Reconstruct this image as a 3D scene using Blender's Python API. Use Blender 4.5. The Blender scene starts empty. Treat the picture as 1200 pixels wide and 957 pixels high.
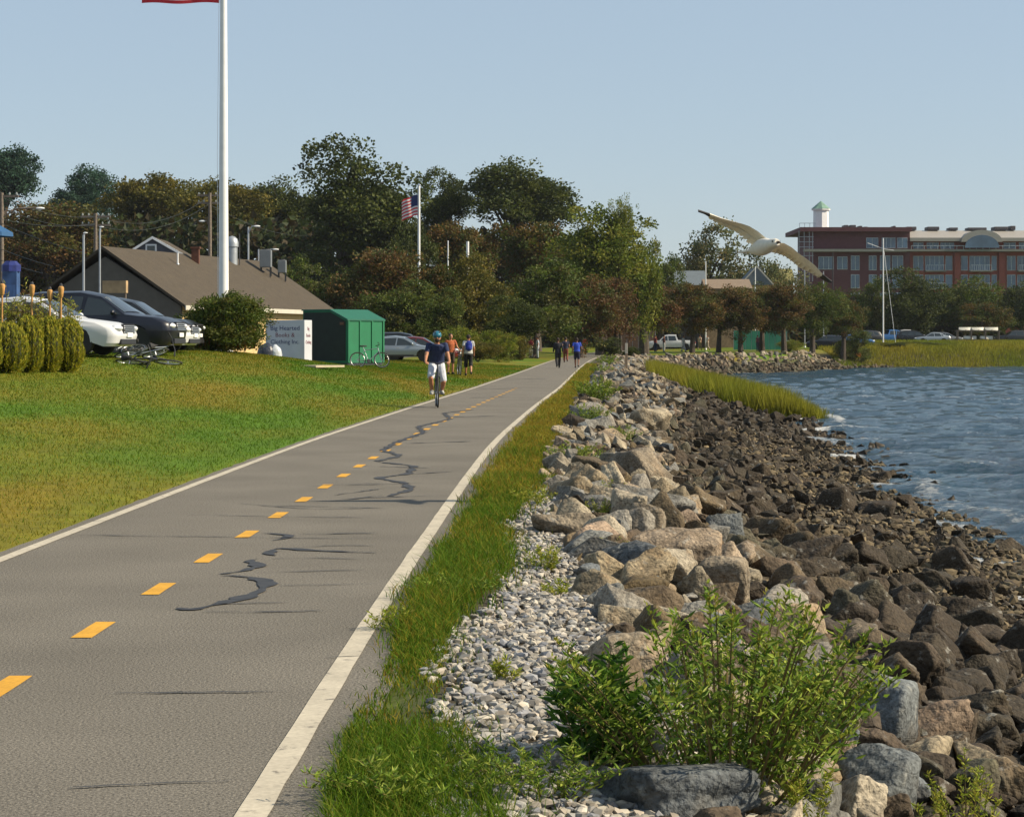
import bpy, bmesh, math, random
import numpy as np
from mathutils import Vector, Matrix
R = math.radians
random.seed(7); rng = np.random.default_rng(11)
sc = bpy.context.scene
COL = sc.collection
# ---------------------------------------------------------------- camera
F, CH, HY = 2600.0, 1.45, 402.0          # focal length in photo pixels, eye height, horizon row
cd = bpy.data.cameras.new('camera'); cam = bpy.data.objects.new('camera', cd); COL.objects.link(cam)
cd.sensor_width = 36; cd.lens = 36*F/1200; cd.shift_y = -(957/2-HY)/1200
cd.clip_start = .1; cd.clip_end = 5000
cam.location = (0, 0, CH); cam.rotation_euler = (R(90), 0, 0); sc.camera = cam
# ---------------------------------------------------------------- sky and sun
SUN_AZ, SUN_EL = R(95), R(36)            # azimuth from +Y towards +X
w = bpy.data.worlds.new('World'); sc.world = w; w.use_nodes = True
nt = w.node_tree; bg = nt.nodes['Background']
sky = nt.nodes.new('ShaderNodeTexSky'); sky.sky_type = 'NISHITA'; sky.sun_disc = False
sky.sun_elevation = SUN_EL; sky.sun_rotation = SUN_AZ
sky.air_density = 1.0; sky.dust_density = .35; sky.ozone_density = 4.5; sky.altitude = 0
tint = nt.nodes.new('ShaderNodeMix'); tint.data_type = 'RGBA'; tint.blend_type = 'MULTIPLY'; tint.inputs[0].default_value = 1; tint.inputs[7].default_value = (1.12, 1.02, 1.03, 1)
nt.links.new(sky.outputs[0], tint.inputs[6]); mist = nt.nodes.new('ShaderNodeMix'); mist.data_type = 'RGBA'; mist.inputs[0].default_value = .55; mist.inputs[7].default_value = (4.6, 5.6, 6.2, 1)
nt.links.new(tint.outputs[2], mist.inputs[6]); nt.links.new(mist.outputs[2], bg.inputs[0]); bg.inputs[1].default_value = .08
S = Vector((math.sin(SUN_AZ)*math.cos(SUN_EL), math.cos(SUN_AZ)*math.cos(SUN_EL), math.sin(SUN_EL)))
sl = bpy.data.lights.new('sun', 'SUN'); sl.energy = 5.0; sl.angle = R(.53); sl.color = (1, .87, .66)
so = bpy.data.objects.new('sun', sl); COL.objects.link(so); so.rotation_euler = S.to_track_quat('Z', 'Y').to_euler()
so.location = (60, 20, 60)
vs = sc.view_settings; vs.view_transform = 'Standard'; vs.look = 'None'; vs.exposure = .5; vs.gamma = 1; vs.use_curve_mapping = False
# ---------------------------------------------------------------- helpers
def P(x, y, Y):                          # photo pixel at distance Y
    return Vector(((x-600)*Y/F, Y, CH+(HY-y)*Y/F))
def new_obj(name, me, parent=None):
    o = bpy.data.objects.new(name, me); COL.objects.link(o)
    if parent: o.parent = parent
    return o
def tag(o, label=None, cat=None, group=None, kind=None):
    if label: o['label'] = label
    if cat: o['category'] = cat
    if group: o['group'] = group
    if kind: o['kind'] = kind
    return o
def thing(name, loc, label, cat, group=None, rz=0):
    o = new_obj(name, None); o.location = loc; o.rotation_euler = (0, 0, rz); o.empty_display_size = .2
    return tag(o, label, cat, group)
def mesh_np(name, V, Fc, mats, smooth=False, col=None, midx=None):
    V = np.asarray(V, np.float32); Fc = np.asarray(Fc, np.int32); n, k = Fc.shape
    me = bpy.data.meshes.new(name); me.vertices.add(len(V)); me.vertices.foreach_set('co', V.ravel())
    me.loops.add(n*k); me.loops.foreach_set('vertex_index', Fc.ravel())
    me.polygons.add(n); me.polygons.foreach_set('loop_start', np.arange(0, n*k, k, dtype=np.int32))
    me.polygons.foreach_set('use_smooth', np.full(n, smooth))
    for m in (mats if isinstance(mats, (list, tuple)) else [mats]): me.materials.append(m)
    if midx is not None: me.polygons.foreach_set('material_index', np.asarray(midx, np.int32))
    if col is not None:
        a = me.color_attributes.new('Col', 'FLOAT_COLOR', 'POINT')
        c = np.ones((len(V), 4), np.float32); c[:, :3] = col; a.data.foreach_set('color', c.ravel())
    me.update(calc_edges=True); me.validate()
    return me
class MB:
    def __init__(s): s.v = []; s.f = []
    def add(s, vs_, fs):
        b = len(s.v); s.v += [tuple(v) for v in vs_]; s.f += [tuple(i+b for i in f) for f in fs]; return s
    def box(s, c, d, rot=None):
        vv = [Vector((x*d[0]/2, y*d[1]/2, z*d[2]/2)) for x in (-1, 1) for y in (-1, 1) for z in (-1, 1)]
        if rot is not None: vv = [rot @ v for v in vv]
        c = Vector(c); return s.add([v+c for v in vv], [(0, 1, 3, 2), (4, 6, 7, 5), (0, 4, 5, 1), (2, 3, 7, 6), (0, 2, 6, 4), (1, 5, 7, 3)])
    def cone(s, p0, p1, r0, r1=None, n=10, caps=True):
        return s.tube([p0, p1], [r0, r0 if r1 is None else r1], n, caps)
    def tube(s, pts, r, n=8, caps=True, flat=None):
        pts = [Vector(p) for p in pts]; m = len(pts)
        if not isinstance(r, (list, tuple)): r = [r]*m
        b = len(s.v); up = None
        for i, p in enumerate(pts):
            t = (pts[min(i+1, m-1)]-pts[max(i-1, 0)]).normalized()
            if up is None: up = t.orthogonal().normalized()
            u = (up-t*up.dot(t))
            u = u.normalized() if u.length > 1e-6 else t.orthogonal().normalized()
            up = u; q = t.cross(u)
            for k in range(n):
                a = 2*math.pi*k/n; s.v.append(tuple(p+(u*math.cos(a)+q*math.sin(a))*r[i]))
        for i in range(m-1):
            for k in range(n):
                k2 = (k+1) % n; s.f.append((b+i*n+k, b+i*n+k2, b+(i+1)*n+k2, b+(i+1)*n+k))
        if caps:
            s.f.append(tuple(b+k for k in range(n))[::-1]); s.f.append(tuple(b+(m-1)*n+k for k in range(n)))
        return s
    def rings(s, rr, caps=True, closed=True):      # loft through rings of equal length
        b = len(s.v); n = len(rr[0])
        for r in rr: s.v += [tuple(p) for p in r]
        for i in range(len(rr)-1):
            for k in range(n if closed else n-1):
                k2 = (k+1) % n; s.f.append((b+i*n+k, b+i*n+k2, b+(i+1)*n+k2, b+(i+1)*n+k))
        if caps: s.f.append(tuple(b+k for k in range(n))[::-1]); s.f.append(tuple(b+(len(rr)-1)*n+k for k in range(n)))
        return s
    def lathe(s, prof, c, n=14, axis='z'):
        c = Vector(c); rr = []
        for r_, h in prof:
            ring = []
            for k in range(n):
                a = 2*math.pi*k/n; v = Vector((r_*math.cos(a), r_*math.sin(a), h))
                if axis == 'y': v = Vector((v.x, v.z, v.y))
                if axis == 'x': v = Vector((v.z, v.x, v.y))
                ring.append(c+v)
            rr.append(ring)
        return s.rings(rr)
    def sphere(s, c, r, n=12, m=8, rot=None):
        c = Vector(c); r = (r, r, r) if isinstance(r, (int, float)) else r; rr = []
        for i in range(m+1):
            t = math.pi*(i/m); t = min(max(t, .02), math.pi-.02); ring = []
            for k in range(n):
                a = 2*math.pi*k/n; v = Vector((r[0]*math.sin(t)*math.cos(a), r[1]*math.sin(t)*math.sin(a), -r[2]*math.cos(t)))
                ring.append(c+(rot @ v if rot is not None else v))
            rr.append(ring)
        return s.rings(rr)
    def prism(s, pts, d):                          # polygon pts (3D) extruded by vector d
        pts = [Vector(p) for p in pts]; d = Vector(d); n = len(pts)
        return s.add(pts+[p+d for p in pts], [tuple(range(n))[::-1], tuple(range(n, 2*n))]+[(k, (k+1) % n, n+(k+1) % n, n+k) for k in range(n)])
    def build(s, name, mat, parent=None, smooth=False, world=False, bevel=0):
        me = bpy.data.meshes.new(name); me.from_pydata(s.v, [], s.f)
        bm = bmesh.new(); bm.from_mesh(me); bmesh.ops.recalc_face_normals(bm, faces=bm.faces)
        if bevel: bmesh.ops.bevel(bm, geom=[e for e in bm.edges if len(e.link_faces) == 2 and e.calc_face_angle(0) > .5], offset=bevel, segments=2, affect='EDGES', profile=.6)
        bm.to_mesh(me); bm.free()
        if world and parent: me.transform(Matrix.Translation(-parent.location))
        if smooth:
            me.shade_smooth(); me.set_sharp_from_angle(angle=R(38))
        me.materials.append(mat)
        o = new_obj(name, me, parent)
        return o
def copy_tree(o, parent=None):
    c = o.copy(); COL.objects.link(c); c.parent = parent
    for ch in o.children: copy_tree(ch, c)
    return c
# ---------------------------------------------------------------- materials
MATS = {}
def mat(name, color, rough=.7, var=.25, scale=3., bump=0., bscale=None, metal=0., spec=.5, attr=False, coat=0., detail=4, coord='pos', trans=0., var2=None, ior=None):
    if name in MATS: return MATS[name]
    m = bpy.data.materials.new(name); m.use_nodes = True; N = m.node_tree.nodes; L = m.node_tree.links
    b = N['Principled BSDF']; b.inputs['Roughness'].default_value = rough; b.inputs['Metallic'].default_value = metal
    b.inputs['Specular IOR Level'].default_value = spec; b.inputs['Coat Weight'].default_value = coat
    if ior: b.inputs['IOR'].default_value = ior
    if coord == 'obj': tc = N.new('ShaderNodeTexCoord'); vec = tc.outputs['Object']
    else: tc = N.new('ShaderNodeNewGeometry'); vec = tc.outputs['Position']
    if attr:
        at = N.new('ShaderNodeVertexColor'); at.layer_name = 'Col'; src = at.outputs['Color']
    else:
        rg = N.new('ShaderNodeRGB'); rg.outputs[0].default_value = (*color, 1); src = rg.outputs[0]
    if var > 0:
        n1 = N.new('ShaderNodeTexNoise'); n1.inputs['Scale'].default_value = scale; n1.inputs['Detail'].default_value = detail
        L.new(vec, n1.inputs['Vector'])
        mr = N.new('ShaderNodeMapRange'); mr.inputs[1].default_value = .3; mr.inputs[2].default_value = .7
        mr.inputs[3].default_value = 1-var; mr.inputs[4].default_value = 1+var; L.new(n1.outputs['Fac'], mr.inputs[0])
        fac = mr.outputs[0]
        if var2:
            n2 = N.new('ShaderNodeTexNoise'); n2.inputs['Scale'].default_value = var2[0]; n2.inputs['Detail'].default_value = 6; L.new(vec, n2.inputs['Vector'])
            m2 = N.new('ShaderNodeMapRange'); m2.inputs[1].default_value = .3; m2.inputs[2].default_value = .7
            m2.inputs[3].default_value = 1-var2[1]; m2.inputs[4].default_value = 1+var2[1]; L.new(n2.outputs['Fac'], m2.inputs[0])
            mm = N.new('ShaderNodeMath'); mm.operation = 'MULTIPLY'; L.new(fac, mm.inputs[0]); L.new(m2.outputs[0], mm.inputs[1]); fac = mm.outputs[0]
        mx = N.new('ShaderNodeVectorMath'); mx.operation = 'SCALE'; L.new(src, mx.inputs[0]); L.new(fac, mx.inputs['Scale']); src = mx.outputs[0]
    L.new(src, b.inputs['Base Color'])
    if bump:
        n3 = N.new('ShaderNodeTexNoise'); n3.inputs['Scale'].default_value = bscale or scale*4; n3.inputs['Detail'].default_value = 6; L.new(vec, n3.inputs['Vector'])
        bp = N.new('ShaderNodeBump'); bp.inputs['Strength'].default_value = bump; bp.inputs['Distance'].default_value = .05
        L.new(n3.outputs['Fac'], bp.inputs['Height']); L.new(bp.outputs[0], b.inputs['Normal'])
    if trans:
        tr = N.new('ShaderNodeBsdfTranslucent'); L.new(src, tr.inputs['Color'])
        mxs = N.new('ShaderNodeMixShader'); mxs.inputs[0].default_value = trans
        out = N['Material Output']; L.new(b.outputs[0], mxs.inputs[1]); L.new(tr.outputs[0], mxs.inputs[2]); L.new(mxs.outputs[0], out.inputs['Surface'])
    MATS[name] = m
    return m
def rock_detail(m):                              # lichen, rust and dark staining in patches, grain and cracks
    N = m.node_tree.nodes; L = m.node_tree.links; b = N['Principled BSDF']; src = b.inputs['Base Color'].links[0].from_socket; g = N.new('ShaderNodeNewGeometry')
    def noise(s_, d=8, r_=.6):
        n = N.new('ShaderNodeTexNoise'); n.inputs['Scale'].default_value = s_; n.inputs['Detail'].default_value = d; n.inputs['Roughness'].default_value = r_; L.new(g.outputs['Position'], n.inputs['Vector']); return n.outputs['Fac']
    def mixc(fac, lo, hi, colr_, mode='MIX', amt=1.):
        nonlocal src
        mr = N.new('ShaderNodeMapRange'); mr.inputs[1].default_value = lo; mr.inputs[2].default_value = hi; mr.inputs[4].default_value = amt; L.new(fac, mr.inputs[0])
        mx = N.new('ShaderNodeMix'); mx.data_type = 'RGBA'; mx.blend_type = mode; L.new(mr.outputs[0], mx.inputs[0]); L.new(src, mx.inputs[6]); mx.inputs[7].default_value = (*colr_, 1); src = mx.outputs[2]
    mixc(noise(3.1), .52, .62, (.55, .52, .48), 'MULTIPLY', .7); mixc(noise(4.3), .56, .66, (1.12, .96, .8), 'MULTIPLY', .6); mixc(noise(9.), .6, .68, (.36, .35, .31), 'MIX', .5); mixc(noise(70, 3), .58, .64, (.3, .28, .26), 'MULTIPLY', .7)
    L.new(src, b.inputs['Base Color'])
    v = N.new('ShaderNodeTexVoronoi'); v.feature = 'DISTANCE_TO_EDGE'; v.inputs['Scale'].default_value = 5.; mp = N.new('ShaderNodeMapping'); mp.inputs['Rotation'].default_value = (.5, .3, .2); mp.inputs['Scale'].default_value = (1, 1, 2.4)
    L.new(g.outputs['Position'], mp.inputs[0]); L.new(mp.outputs[0], v.inputs['Vector']); mr = N.new('ShaderNodeMapRange'); mr.inputs[2].default_value = .05; L.new(v.outputs['Distance'], mr.inputs[0])
    b2 = N.new('ShaderNodeBump'); b2.inputs['Strength'].default_value = .2; b2.inputs['Distance'].default_value = .03; L.new(mr.outputs[0], b2.inputs['Height']); old = b.inputs['Normal'].links[0].from_socket; L.new(old, b2.inputs['Normal']); L.new(b2.outputs[0], b.inputs['Normal'])
LEAF = mat('leaf', (0, 0, 0), .6, var=0, attr=True, trans=.35, spec=.25)
GRASS = mat('grass_blade', (0, 0, 0), .7, var=0, attr=True, trans=.35, spec=.1)
ROCK = mat('rock', (0, 0, 0), .82, var=.32, scale=5, bump=.6, bscale=26, attr=True, detail=8, var2=(45, .4), spec=.3)
STONE = mat('small_stone', (0, 0, 0), .85, var=.15, scale=30, attr=True, spec=.3)
rock_detail(ROCK)
def hexc(h):                                      # sRGB hex to linear
    c = [int(h[i:i+2], 16)/255 for i in (0, 2, 4)]
    return tuple(x/12.92 if x <= .04045 else ((x+.055)/1.055)**2.4 for x in c)
# ---------------------------------------------------------------- ground shape
def table(xs, ys, sm=6.):
    g = np.arange(-60, 460, .5); t = np.interp(g, xs, ys)
    k = np.exp(-.5*(np.arange(-40, 41)*.5/sm)**2); k /= k.sum()
    t = np.convolve(np.pad(t, 40, mode='edge'), k, 'valid')
    return lambda y: np.interp(y, g, t)
xr_ = table([-60, 0, 7, 11.5, 15.2, 25, 33, 43, 50, 65, 71, 114, 134, 165, 200, 230, 260, 300, 460],
            [-1.1, -.86, -.81, -.75, -.67, -.46, -.26, .18, .47, 1.2, 1.5, 3.3, 4.2, 5.8, 8, 11.5, 17, 26, 60], 4)
PW = 2.75
zp_ = table([0, 120, 200, 240, 300, 460], [0, 0, .3, .6, .9, 1.3], 8)
crest_ = table([-60, 0, 40, 47, 55, 72, 82, 90, 97, 125, 170, 240, 300, 460], [.7, .7, .78, .9, 1.2, 1.2, .9, .6, .48, .45, .5, .8, 1.2, 1.6], 3)
SHORE = np.array([(5.6, -60), (5.7, 10), (5.95, 22), (6.2, 28), (6.6, 34), (7.25, 45), (8.7, 60), (10.4, 77), (11, 90), (11.5, 110), (12, 140), (13, 165), (15.5, 188), (22, 202),
                  (30, 220), (37, 243), (43, 254), (60, 256), (120, 262), (400, 300)], float)
def shore_d(X, Y):                                # signed distance to the waterline, + on land
    X = np.asarray(X, float); Y = np.asarray(Y, float); d = np.full(X.shape, 1e9); inside = np.zeros(X.shape, bool)
    poly = np.vstack([SHORE, [(400, -60)]])
    for i in range(len(poly)):
        a = poly[i]; b = poly[(i+1) % len(poly)]
        c = (a[1] > Y) != (b[1] > Y)
        if a[1] != b[1]: inside ^= c & (X < (b[0]-a[0])*(Y-a[1])/(b[1]-a[1])+a[0])
        if i < len(SHORE)-1:
            e = b-a; t = np.clip(((X-a[0])*e[0]+(Y-a[1])*e[1])/(e@e), 0, 1)
            d = np.minimum(d, np.hypot(X-a[0]-t*e[0], Y-a[1]-t*e[1]))
    return np.where(inside, -d, d)
SEA = -1.3
rp = rng.uniform(0, 6.28, (12, 2)); rk = rng.normal(0, 1, (12, 2))
def wob(X, Y, s):
    v = 0
    for (a, b), (k, l) in zip(rp, rk): v = v+np.sin(X*k/s+Y*l/s+a)*np.cos(Y*k/s*.7-X*l/s+b)
    return v/5
def H(X, Y, path=True):
    X = np.asarray(X, float); Y = np.asarray(Y, float)
    ds = shore_d(X, Y); zp = zp_(Y); xr = xr_(Y); dl = (xr-PW-.15)-X
    land = zp+0*X
    t = np.clip(dl/8., 0, 1); sl_ = (.55*t+.45*t*t*(3-2*t))
    land = np.where(dl > 0, zp+(np.maximum(crest_(Y), zp)-zp)*sl_, land)
    land = land+np.clip(dl/4-.3, 0, 1)*.035*wob(X, Y, 3.)+np.clip((Y-262)/14, 0, 1)*.6*np.clip((X-20)/10, 0, 1)
    wd = np.interp(Y, [0, 150, 200, 235, 250], [1, 1, .55, .5, 1.3])
    near_ = np.interp(Y, [20, 45], [1.09, 1.]); bank = np.interp(ds/wd*near_, [-200, -30, -5, 0, 1.5, 3, 4.2, 5.4, 6.2, 7, 9, 14], [-6, -4, -1.9, SEA, -1.15, -.85, -.5, -.12, 0, .02, .5, 3])
    bank = np.where(ds < 6.3*wd, bank+.05*wob(X, Y, .8), bank)
    h = np.minimum(land, bank+np.where(ds > 0, zp, 0)*np.clip(ds/5, 0, 1))
    if path:                                      # bed of the path lies under its sheet
        on = (dl < 0) & (X < xr+.3); h = np.where(on, np.minimum(h, zp-.03), h)
    return h
def Hs(x, y): return float(H(np.array([x]), np.array([y]))[0])
def hit(x, y, y0=5, y1=400):                      # where the ray through a photo pixel meets the ground
    Ys = np.geomspace(y0, y1, 4000); X = (x-600)*Ys/F; Z = CH+(HY-y)*Ys/F
    g = H(X, Ys) >= Z
    i = int(np.argmax(g)) if g.any() else len(Ys)-1
    return Vector((X[i], Ys[i], float(H(X[i:i+1], Ys[i:i+1])[0])))
# ground sheet
gx = np.unique(np.concatenate([np.linspace(-900, -40, 30), np.linspace(-40, -5, 60), np.linspace(-5, 12, 120), np.linspace(12, 60, 60), np.linspace(60, 900, 30)]))
gy = np.unique(np.concatenate([np.linspace(-40, 3, 12), np.linspace(3, 40, 130), np.linspace(40, 120, 120), np.linspace(120, 280, 110), np.linspace(280, 460, 30), np.linspace(460, 2500, 12)]))
GX, GY = np.meshgrid(gx, gy); GZ = H(GX, GY); DS = shore_d(GX, GY); XR = xr_(GY)
nx, ny = len(gx), len(gy)
idx = np.arange(nx*ny).reshape(ny, nx)
FC = np.stack([idx[:-1, :-1], idx[:-1, 1:], idx[1:, 1:], idx[1:, :-1]], -1).reshape(-1, 4)
c_lawn = np.array(hexc('54740e'))*.76; c_dry = np.array(hexc('80721c'))*.78; c_soil = np.array((.055, .045, .032)); c_beach = np.array((.05, .04, .028)); c_lot = np.array((.09, .088, .085))
def lawn_col(X, Y):
    t = np.clip(.42+.55*wob(X, Y*.3, 1.5)+.5*wob(X+9, Y*.3, .6), 0, 1)[..., None]
    return c_lawn*(1-t)+c_dry*t
colr = lawn_col(GX, GY)
rt = np.clip((GX-(XR+.1))/.4, 0, 1)[..., None]
nearv = (GY < 205)[..., None]
colr = np.where(nearv, colr*(1-rt)+c_soil*rt, colr)
wd_ = np.interp(GY, [0, 150, 200, 235, 250], [1, 1, .55, .5, 1.3])
bt = np.clip((5.2-DS/wd_)/1.5, 0, 1)[..., None]; colr = colr*(1-bt)+c_beach*bt
lot = ((XR-PW-GX > 9.3) & (GY > 50))[..., None]; colr = np.where(lot, c_lot, colr)
GROUND = mat('ground', (0, 0, 0), .9, var=.22, scale=2.5, bump=.5, bscale=9, attr=True, var2=(60, .3), spec=.2)
me = mesh_np('ground', np.stack([GX, GY, GZ], -1).reshape(-1, 3), FC, GROUND, True, colr.reshape(-1, 3))
tag(new_obj('ground', me), kind='structure')
# ---------------------------------------------------------------- path with its markings
def ribbon(name, cx, hw, ys, dz, m, parent=None, wob_=0, wear=None):
    a = cx-hw; b = cx+hw
    if wob_: a = a+wob_*rng.normal(0, 1, len(ys)); b = b+wob_*rng.normal(0, 1, len(ys))
    z = zp_(ys)+dz; n = len(ys)
    V = np.concatenate([np.stack([a, ys, z], -1), np.stack([b, ys, z], -1)])
    i = np.arange(n-1); Fc = np.stack([i, i+n, i+n+1, i+1], -1)
    return new_obj(name, mesh_np(name, V, Fc, m), parent)
def worn(name, color, under, amt, sc_=9., rough=.8):        # paint worn through in spots
    m = mat(name, color, rough, var=.12, scale=4, var2=(45, .12), spec=.3); N = m.node_tree.nodes; L = m.node_tree.links; b = N['Principled BSDF']
    src = b.inputs['Base Color'].links[0].from_socket
    g = N.new('ShaderNodeNewGeometry'); n = N.new('ShaderNodeTexNoise'); n.inputs['Scale'].default_value = sc_; n.inputs['Detail'].default_value = 9; n.inputs['Roughness'].default_value = .75
    L.new(g.outputs['Position'], n.inputs['Vector']); r = N.new('ShaderNodeMapRange'); r.inputs[1].default_value = amt; r.inputs[2].default_value = amt+.09; L.new(n.outputs['Fac'], r.inputs[0])
    mx = N.new('ShaderNodeMix'); mx.data_type = 'RGBA'; L.new(r.outputs[0], mx.inputs[0]); L.new(src, mx.inputs[6]); mx.inputs[7].default_value = (*under, 1)
    L.new(mx.outputs[2], b.inputs['Base Color']); return m
ASPH = mat('asphalt', (.157, .142, .118), .9, var=.12, scale=.7, bump=.35, bscale=110, var2=(80, .6), spec=.2)
WLINE = worn('white_paint', (.46, .41, .32), (.17, .15, .125), .56)
YLINE = worn('yellow_paint', (.58, .30, .03), (.16, .14, .1), .6)
TAR = mat('tar_seal', (.03, .028, .027), .6, var=.5, scale=14)
ys = np.concatenate([np.linspace(-30, 60, 240), np.linspace(60.5, 300, 240)])
xr = xr_(ys)
path = ribbon('path', xr-PW/2+.06, PW/2+.2, ys, 0, ASPH, None, .012); tag(path, kind='structure')
ribbon('edge_line', xr, .05, ys, .004, WLINE, path, .0015)
ribbon('edge_line', xr-PW, .045, ys, .004, WLINE, path, .0015)
for k in range(-4, 36):
    y = 9.35+k*1.87; yy = np.linspace(y-.31, y+.31, 4)
    if 4 < y < 72: ribbon('centre_dash', xr_(yy)-PW/2, .052, yy, .004, YLINE, path, .001)
def G0(x, y): t = CH*F/(y-HY); return Vector(((x-600)*t/F, t, 0))
def seal(pts, wdt, crop=True):
    q = [G0(x/2.411, 560+y/2.411) if crop else G0(x, y) for x, y in pts]
    L_ = []
    for a, b in zip(q[:-1], q[1:]):
        n = max(2, int((b-a).length/.08))
        L_ += [a.lerp(b, i/n) for i in range(n)]
    L_.append(q[-1]); k = len(L_)
    sm = [sum((L_[min(max(i+j, 0), k-1)] for j in (-2, -1, 0, 1, 2)), Vector())/5 for i in range(k)] if k > 6 else L_
    A = []; B = []
    for i in range(k):
        t = (sm[min(i+1, k-1)]-sm[max(i-1, 0)]); t.z = 0; t.normalize(); nn = Vector((-t.y, t.x, 0))
        ww = (.66 if wdt > .1 else .5)*wdt*(.6+.35*math.sin(i*.7+k)+.25*math.sin(i*1.9)+.4*random.random())*min(1, .25+min(i, k-1-i)*.25)/2
        c = sm[i]+nn*random.gauss(0, .008); c.z = .006; A.append(c+nn*ww); B.append(c-nn*ww)
    V = np.array([tuple(v) for v in A+B]); i = np.arange(k-1); Fc = np.stack([i, i+k, i+k+1, i+1], -1)
    new_obj('tar_seal', mesh_np('tar_seal', V, Fc, TAR), path)
seal([(490, 366), (540, 379), (590, 361), (650, 351), (710, 336), (740, 315), (765, 295), (735, 284), (690, 280), (605, 274)], .16)
seal([(605, 274), (660, 269), (720, 256), (742, 245), (705, 237), (690, 231), (745, 230)], .13)
for pts, wd in [([(545, 379), (700, 381), (940, 376)], .07), ([(600, 358), (810, 352)], .06), ([(765, 305), (900, 303), (1085, 299)], .05), ([(700, 269), (900, 264), (1055, 260)], .05),
                ([(745, 230), (900, 226), (1030, 231)], .06), ([(780, 222), (752, 212), (790, 196), (850, 205), (1085, 213)], .12), ([(800, 200), (950, 190), (1085, 194)], .05),
                ([(752, 179), (800, 174), (832, 164), (800, 158), (720, 156)], .12), ([(830, 159), (960, 160), (1000, 155), (1085, 158)], .09), ([(200, 161), (430, 165), (700, 168), (1000, 172), (1085, 170)], .05),
                ([(520, 104), (800, 110), (1085, 113)], .05), ([(670, 72), (780, 82), (900, 89), (1085, 85)], .06), ([(860, 66), (960, 65), (1085, 49)], .08), ([(940, 50), (1085, 30)], .06), ([(850, 25), (1085, 14)], .05),
                ([(275, 609), (450, 609), (850, 605)], .045), ([(145, 880), (400, 868), (700, 853)], .05), ([(920, 507), (1040, 505)], .05), ([(120, 600), (280, 610)], .02)]:
    seal(pts, wd)
for pts, wd in [([(555, 480), (520, 484), (528, 491), (490, 500), (497, 507), (465, 518), (448, 528), (470, 534), (440, 541)], .16), ([(440, 541), (486, 546), (478, 556), (440, 560), (475, 566), (482, 574), (455, 582)], .15),
                ([(420, 546), (520, 549)], .1), ([(400, 569), (500, 566)], .09), ([(480, 556), (540, 552)], .08), ([(470, 520), (560, 517)], .12), ([(395, 585), (530, 580)], .08), ([(548, 466), (600, 465)], .25), ([(560, 456), (612, 455)], .25),
                ([(525, 489), (590, 487)], .16), ([(585, 445), (640, 444)], .3), ([(300, 592), (460, 596)], .06)]:
    seal(pts, wd, False)
# ---------------------------------------------------------------- water
wx = np.concatenate([np.linspace(4, 70, 330), np.geomspace(70.5, 900, 20)]); wy = np.concatenate([np.linspace(12, 20, 20), np.geomspace(20.1, 285, 400)])
WX, WY = np.meshgrid(wx, wy); WZ = np.zeros_like(WX)
for k in range(70):
    lam = .35*(6.5/.35)**(rng.random()); th = rng.normal(R(248), .5); amp = .0105*lam**.7*(.5+rng.random())/2.2
    fade = np.clip(lam/(WY/90), .25, 1)
    ph = 2*np.pi/lam*(WX*np.cos(th)+WY*np.sin(th))+rng.uniform(0, 6.28)
    WZ += fade*amp*(np.sin(ph)+.35*np.sin(2*ph+.4))
DSW = -shore_d(WX, WY)
brk = np.exp(-((DSW-1.0-.7*wob(WX, WY, 2.2))/.33)**2)+.35*np.exp(-((DSW-2.7-.9*wob(WX+20, WY, 3))/.3)**2)
brk *= np.clip(.5+1.1*wob(WX+5, WY*.6, 3.2), 0, 1)*(WY < 110)
WZ += .07*brk
fm = np.clip(np.exp(-(np.maximum(DSW, 0)/.5)**2)*(.3+.8*np.clip(wob(WX, WY, 1.1)+.2, 0, 1))+.75*brk, 0, 1)*np.clip((130-WY)/40, .12, 1)
cap = rng.random(WX.shape) > 1
fm = np.maximum(fm*.85, np.clip((WZ-.085)*9, 0, .45))
nx2, ny2 = len(wx), len(wy); idx = np.arange(nx2*ny2).reshape(ny2, nx2)
FC = np.stack([idx[:-1, :-1], idx[:-1, 1:], idx[1:, 1:], idx[1:, :-1]], -1).reshape(-1, 4)
keep = (DSW > -2.5).ravel()[FC].any(1)
WATER = mat('water', (.012, .048, .078), .1, var=.25, scale=.12, spec=.5, ior=1.33)
N = WATER.node_tree.nodes; L = WATER.node_tree.links; b = N['Principled BSDF']; src = b.inputs['Base Color'].links[0].from_socket
at = N.new('ShaderNodeVertexColor'); at.layer_name = 'Col'; g = N.new('ShaderNodeNewGeometry')
n = N.new('ShaderNodeTexNoise'); n.inputs['Scale'].default_value = 5; n.inputs['Detail'].default_value = 9; n.inputs['Roughness'].default_value = .7; L.new(g.outputs['Position'], n.inputs['Vector'])
ad = N.new('ShaderNodeMath'); ad.operation = 'ADD'; L.new(at.outputs['Color'], ad.inputs[0]); L.new(n.outputs['Fac'], ad.inputs[1])
mr = N.new('ShaderNodeMapRange'); mr.inputs[1].default_value = .86; mr.inputs[2].default_value = 1.15; L.new(ad.outputs[0], mr.inputs[0])
mx = N.new('ShaderNodeMix'); mx.data_type = 'RGBA'; L.new(mr.outputs[0], mx.inputs[0]); L.new(src, mx.inputs[6]); mx.inputs[7].default_value = (.62, .62, .6, 1); L.new(mx.outputs[2], b.inputs['Base Color'])
rr_ = N.new('ShaderNodeMapRange'); rr_.inputs[3].default_value = .09; rr_.inputs[4].default_value = .8; L.new(mr.outputs[0], rr_.inputs[0]); L.new(rr_.outputs[0], b.inputs['Roughness'])
mp = N.new('ShaderNodeMapping'); mp.inputs['Rotation'].default_value = (0, 0, R(20)); mp.inputs['Scale'].default_value = (1, 2.2, 1); L.new(g.outputs['Position'], mp.inputs[0])
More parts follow.
